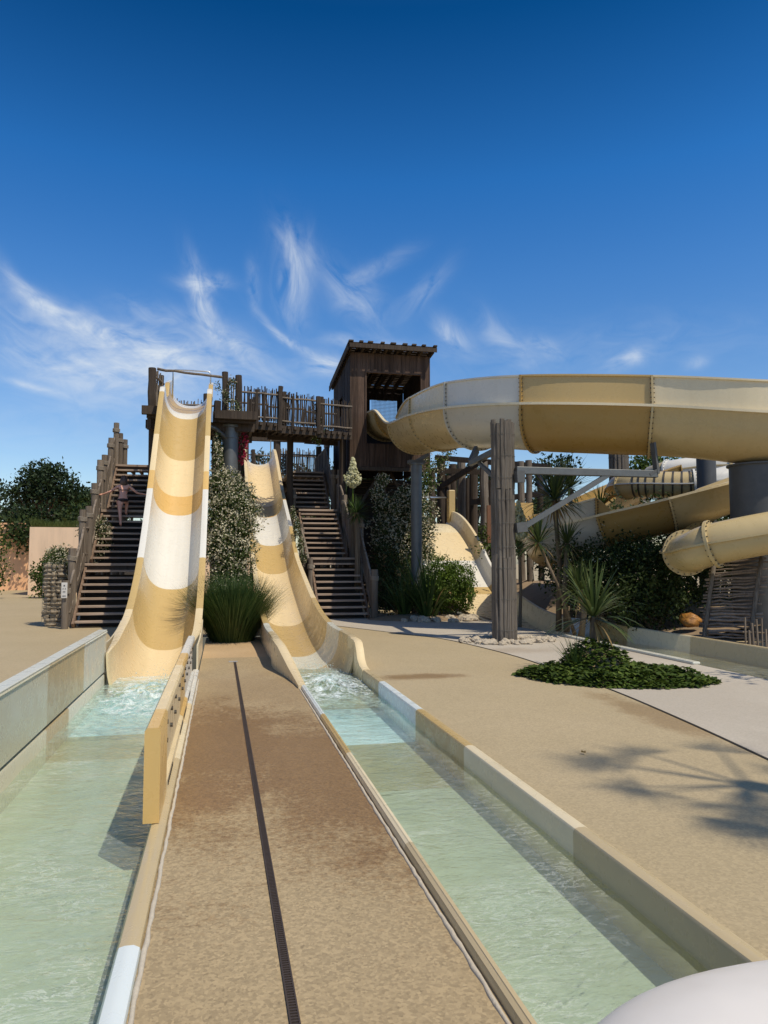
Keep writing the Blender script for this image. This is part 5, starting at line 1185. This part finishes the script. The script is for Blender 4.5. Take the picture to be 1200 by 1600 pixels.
# ================================================================ the person climbing
def person():
    st = Vector((-2.93, 23.02, 2.85)); t = thing('person', (st.x, st.y, st.z), 'person with long brown hair and dark bikini climbing the left stairs', 'person')
    fl = FLL[1]; ri = (fl[5]-fl[3])/9; ru = (fl[4]-fl[2])/9
    zA = fl[3]+ri*6; yA = fl[2]+ru*5.35; zB = fl[3]+ri*8; yB = fl[2]+ru*7.3   # rear and front feet
    x = -2.92
    J = {'pel': (x, yA+.22, zA+.84), 'waist': (x, yA+.27, zA+.96), 'chest': (x, yA+.34, zA+1.12), 'upch': (x, yA+.38, zA+1.25), 'neck': (x, yA+.41, zA+1.33), 'head': (x, yA+.44, zA+1.44), 'crown': (x, yA+.45, zA+1.53),
         'hipL': (x-.085, yA+.20, zA+.78), 'kneeL': (x-.06, yA+.12, zA+.44), 'ankL': (x-.02, yA+.02, zA+.07), 'toeL': (x-.02, yA+.16, zA+.03),
         'hipR': (x+.085, yA+.22, zA+.78), 'kneeR': (x+.10, yA+.40, zB+.42), 'ankR': (x+.08, yB+.0, zB+.07), 'toeR': (x+.085, yB+.14, zB+.03),
         'shL': (x-.155, yA+.38, zA+1.24), 'elL': (x-.38, yA+.34, zA+1.07), 'wrL': (x-.60, yA+.42, zA+.99), 'shR': (x+.155, yA+.38, zA+1.24), 'elR': (x+.40, yA+.36, zA+1.04), 'wrR': (x+.62, yA+.48, zA+1.02)}
    rad = {'pel': .125, 'waist': .10, 'chest': .115, 'upch': .11, 'neck': .045, 'head': .088, 'crown': .075, 'hipL': .092, 'kneeL': .055, 'ankL': .036, 'toeL': .030, 'hipR': .092, 'kneeR': .055, 'ankR': .036, 'toeR': .030, 'shL': .050, 'elL': .035, 'wrL': .024, 'shR': .050, 'elR': .035, 'wrR': .024}
    E_ = [('pel', 'waist'), ('waist', 'chest'), ('chest', 'upch'), ('upch', 'neck'), ('neck', 'head'), ('head', 'crown'), ('pel', 'hipL'), ('hipL', 'kneeL'), ('kneeL', 'ankL'), ('ankL', 'toeL'), ('pel', 'hipR'), ('hipR', 'kneeR'), ('kneeR', 'ankR'), ('ankR', 'toeR'), ('upch', 'shL'), ('shL', 'elL'), ('elL', 'wrL'), ('upch', 'shR'), ('shR', 'elR'), ('elR', 'wrR')]
    for s_, nm in ((-1, 'L'), (1, 'R')):
        wx, wy, wz = J['wr'+nm]; J['palm'+nm] = (wx+s_*.055, wy+.01, wz+.0); rad['palm'+nm] = .028; E_.append(('wr'+nm, 'palm'+nm))
        for k in range(4):
            ky = (k-1.5)*.019; a = f'f{k}{nm}'; J[a] = (wx+s_*(.095+.006*(1-abs(k-1.5))), wy+.01+ky, wz-.004); J[a+'t'] = (wx+s_*(.105+.004*k), wy+.01+ky, wz-.038); rad[a] = .0095; rad[a+'t'] = .008; E_ += [('palm'+nm, a), (a, a+'t')]
        J['th'+nm] = (wx+s_*.06, wy-.035, wz-.03); rad['th'+nm] = .010; E_.append(('palm'+nm, 'th'+nm))
    ks = list(J); off = Vector(t.location); me = bpy.data.meshes.new('body'); me.from_pydata([tuple(Vector(J[k])-off) for k in ks], [(ks.index(a), ks.index(b)) for a, b in E_], [])
    o = bpy.data.objects.new('body', me); COL.objects.link(o); o.parent = t; me.materials.append(M['skin'])
    sk = o.modifiers.new('skin', 'SKIN'); sk.use_smooth_shade = True
    for i, k in enumerate(ks):
        v = me.skin_vertices[0].data[i]; r_ = rad[k]; v.radius = (r_*(1.25 if k in ('pel', 'chest', 'upch') else 1), r_*(.85 if k in ('pel', 'waist', 'chest', 'upch') else 1)); v.use_root = (k == 'pel')
    ss_ = o.modifiers.new('sub', 'SUBSURF'); ss_.levels = 1; ss_.render_levels = 2
    def ell(name, m, c, r, rs_=None, parent=t, bumpy=0, zc=None):
        g = MB(); c = Vector(c); vs = []
        for j in range(13):
            ph = PI*j/12
            for i in range(18):
                a = 2*PI*i/18; d = Vector((math.sin(ph)*math.cos(a), math.sin(ph)*math.sin(a), math.cos(ph))); k = 1+bumpy*mn.noise(d*3); q = Vector((d.x*r[0], d.y*r[1], d.z*r[2]))*k
                if zc: q = zc(q)
                vs.append(c+q)
        g.add(vs, [(j*18+i, (j+1)*18+i, (j+1)*18+(i+1) % 18, j*18+(i+1) % 18) for j in range(12) for i in range(18)]); return g.build(name, m, parent, smooth=True)
    hd = Vector(J['head'])
    ell('hair', 'hair', hd+Vector((0, -.06, -.085)), (.118, .085, .215), bumpy=.25)
    ell('bikini_bottom', 'cloth_dark', Vector(J['pel'])+Vector((0, -.012, -.035)), (.172, .125, .062), bumpy=.1)
    g = MB(); c = Vector(J['chest']); g.tube([(c.x+.150*math.cos(a), c.y+.105*math.sin(a), c.z+.0) for a in [2*PI*i/20 for i in range(21)]], .012, 6, False); g.build('bikini_top', 'cloth_dark', t, smooth=True)
    f = hd+Vector((0, .085, 0)); g = MB()
    for s_ in (-1, 1): g.tube([f+Vector((s_*.03, .0, .01)), f+Vector((s_*.03, .008, .01))], .009, 8)
    g.build('eyes', 'sign_ink', t)
    g = MB(); g.tube([f+Vector((0, .0, .0)), f+Vector((0, .022, -.018)), f+Vector((0, .0, -.025))], [.008, .011, .008], 6); g.tube([f+Vector((-.1, -.07, 0)), f+Vector((-.102, -.075, -.03))], .014, 6); g.tube([f+Vector((.1, -.07, 0)), f+Vector((.102, -.075, -.03))], .014, 6); g.build('nose_and_ears', 'skin', t, smooth=True)
person()
bpy.context.view_layer.update()
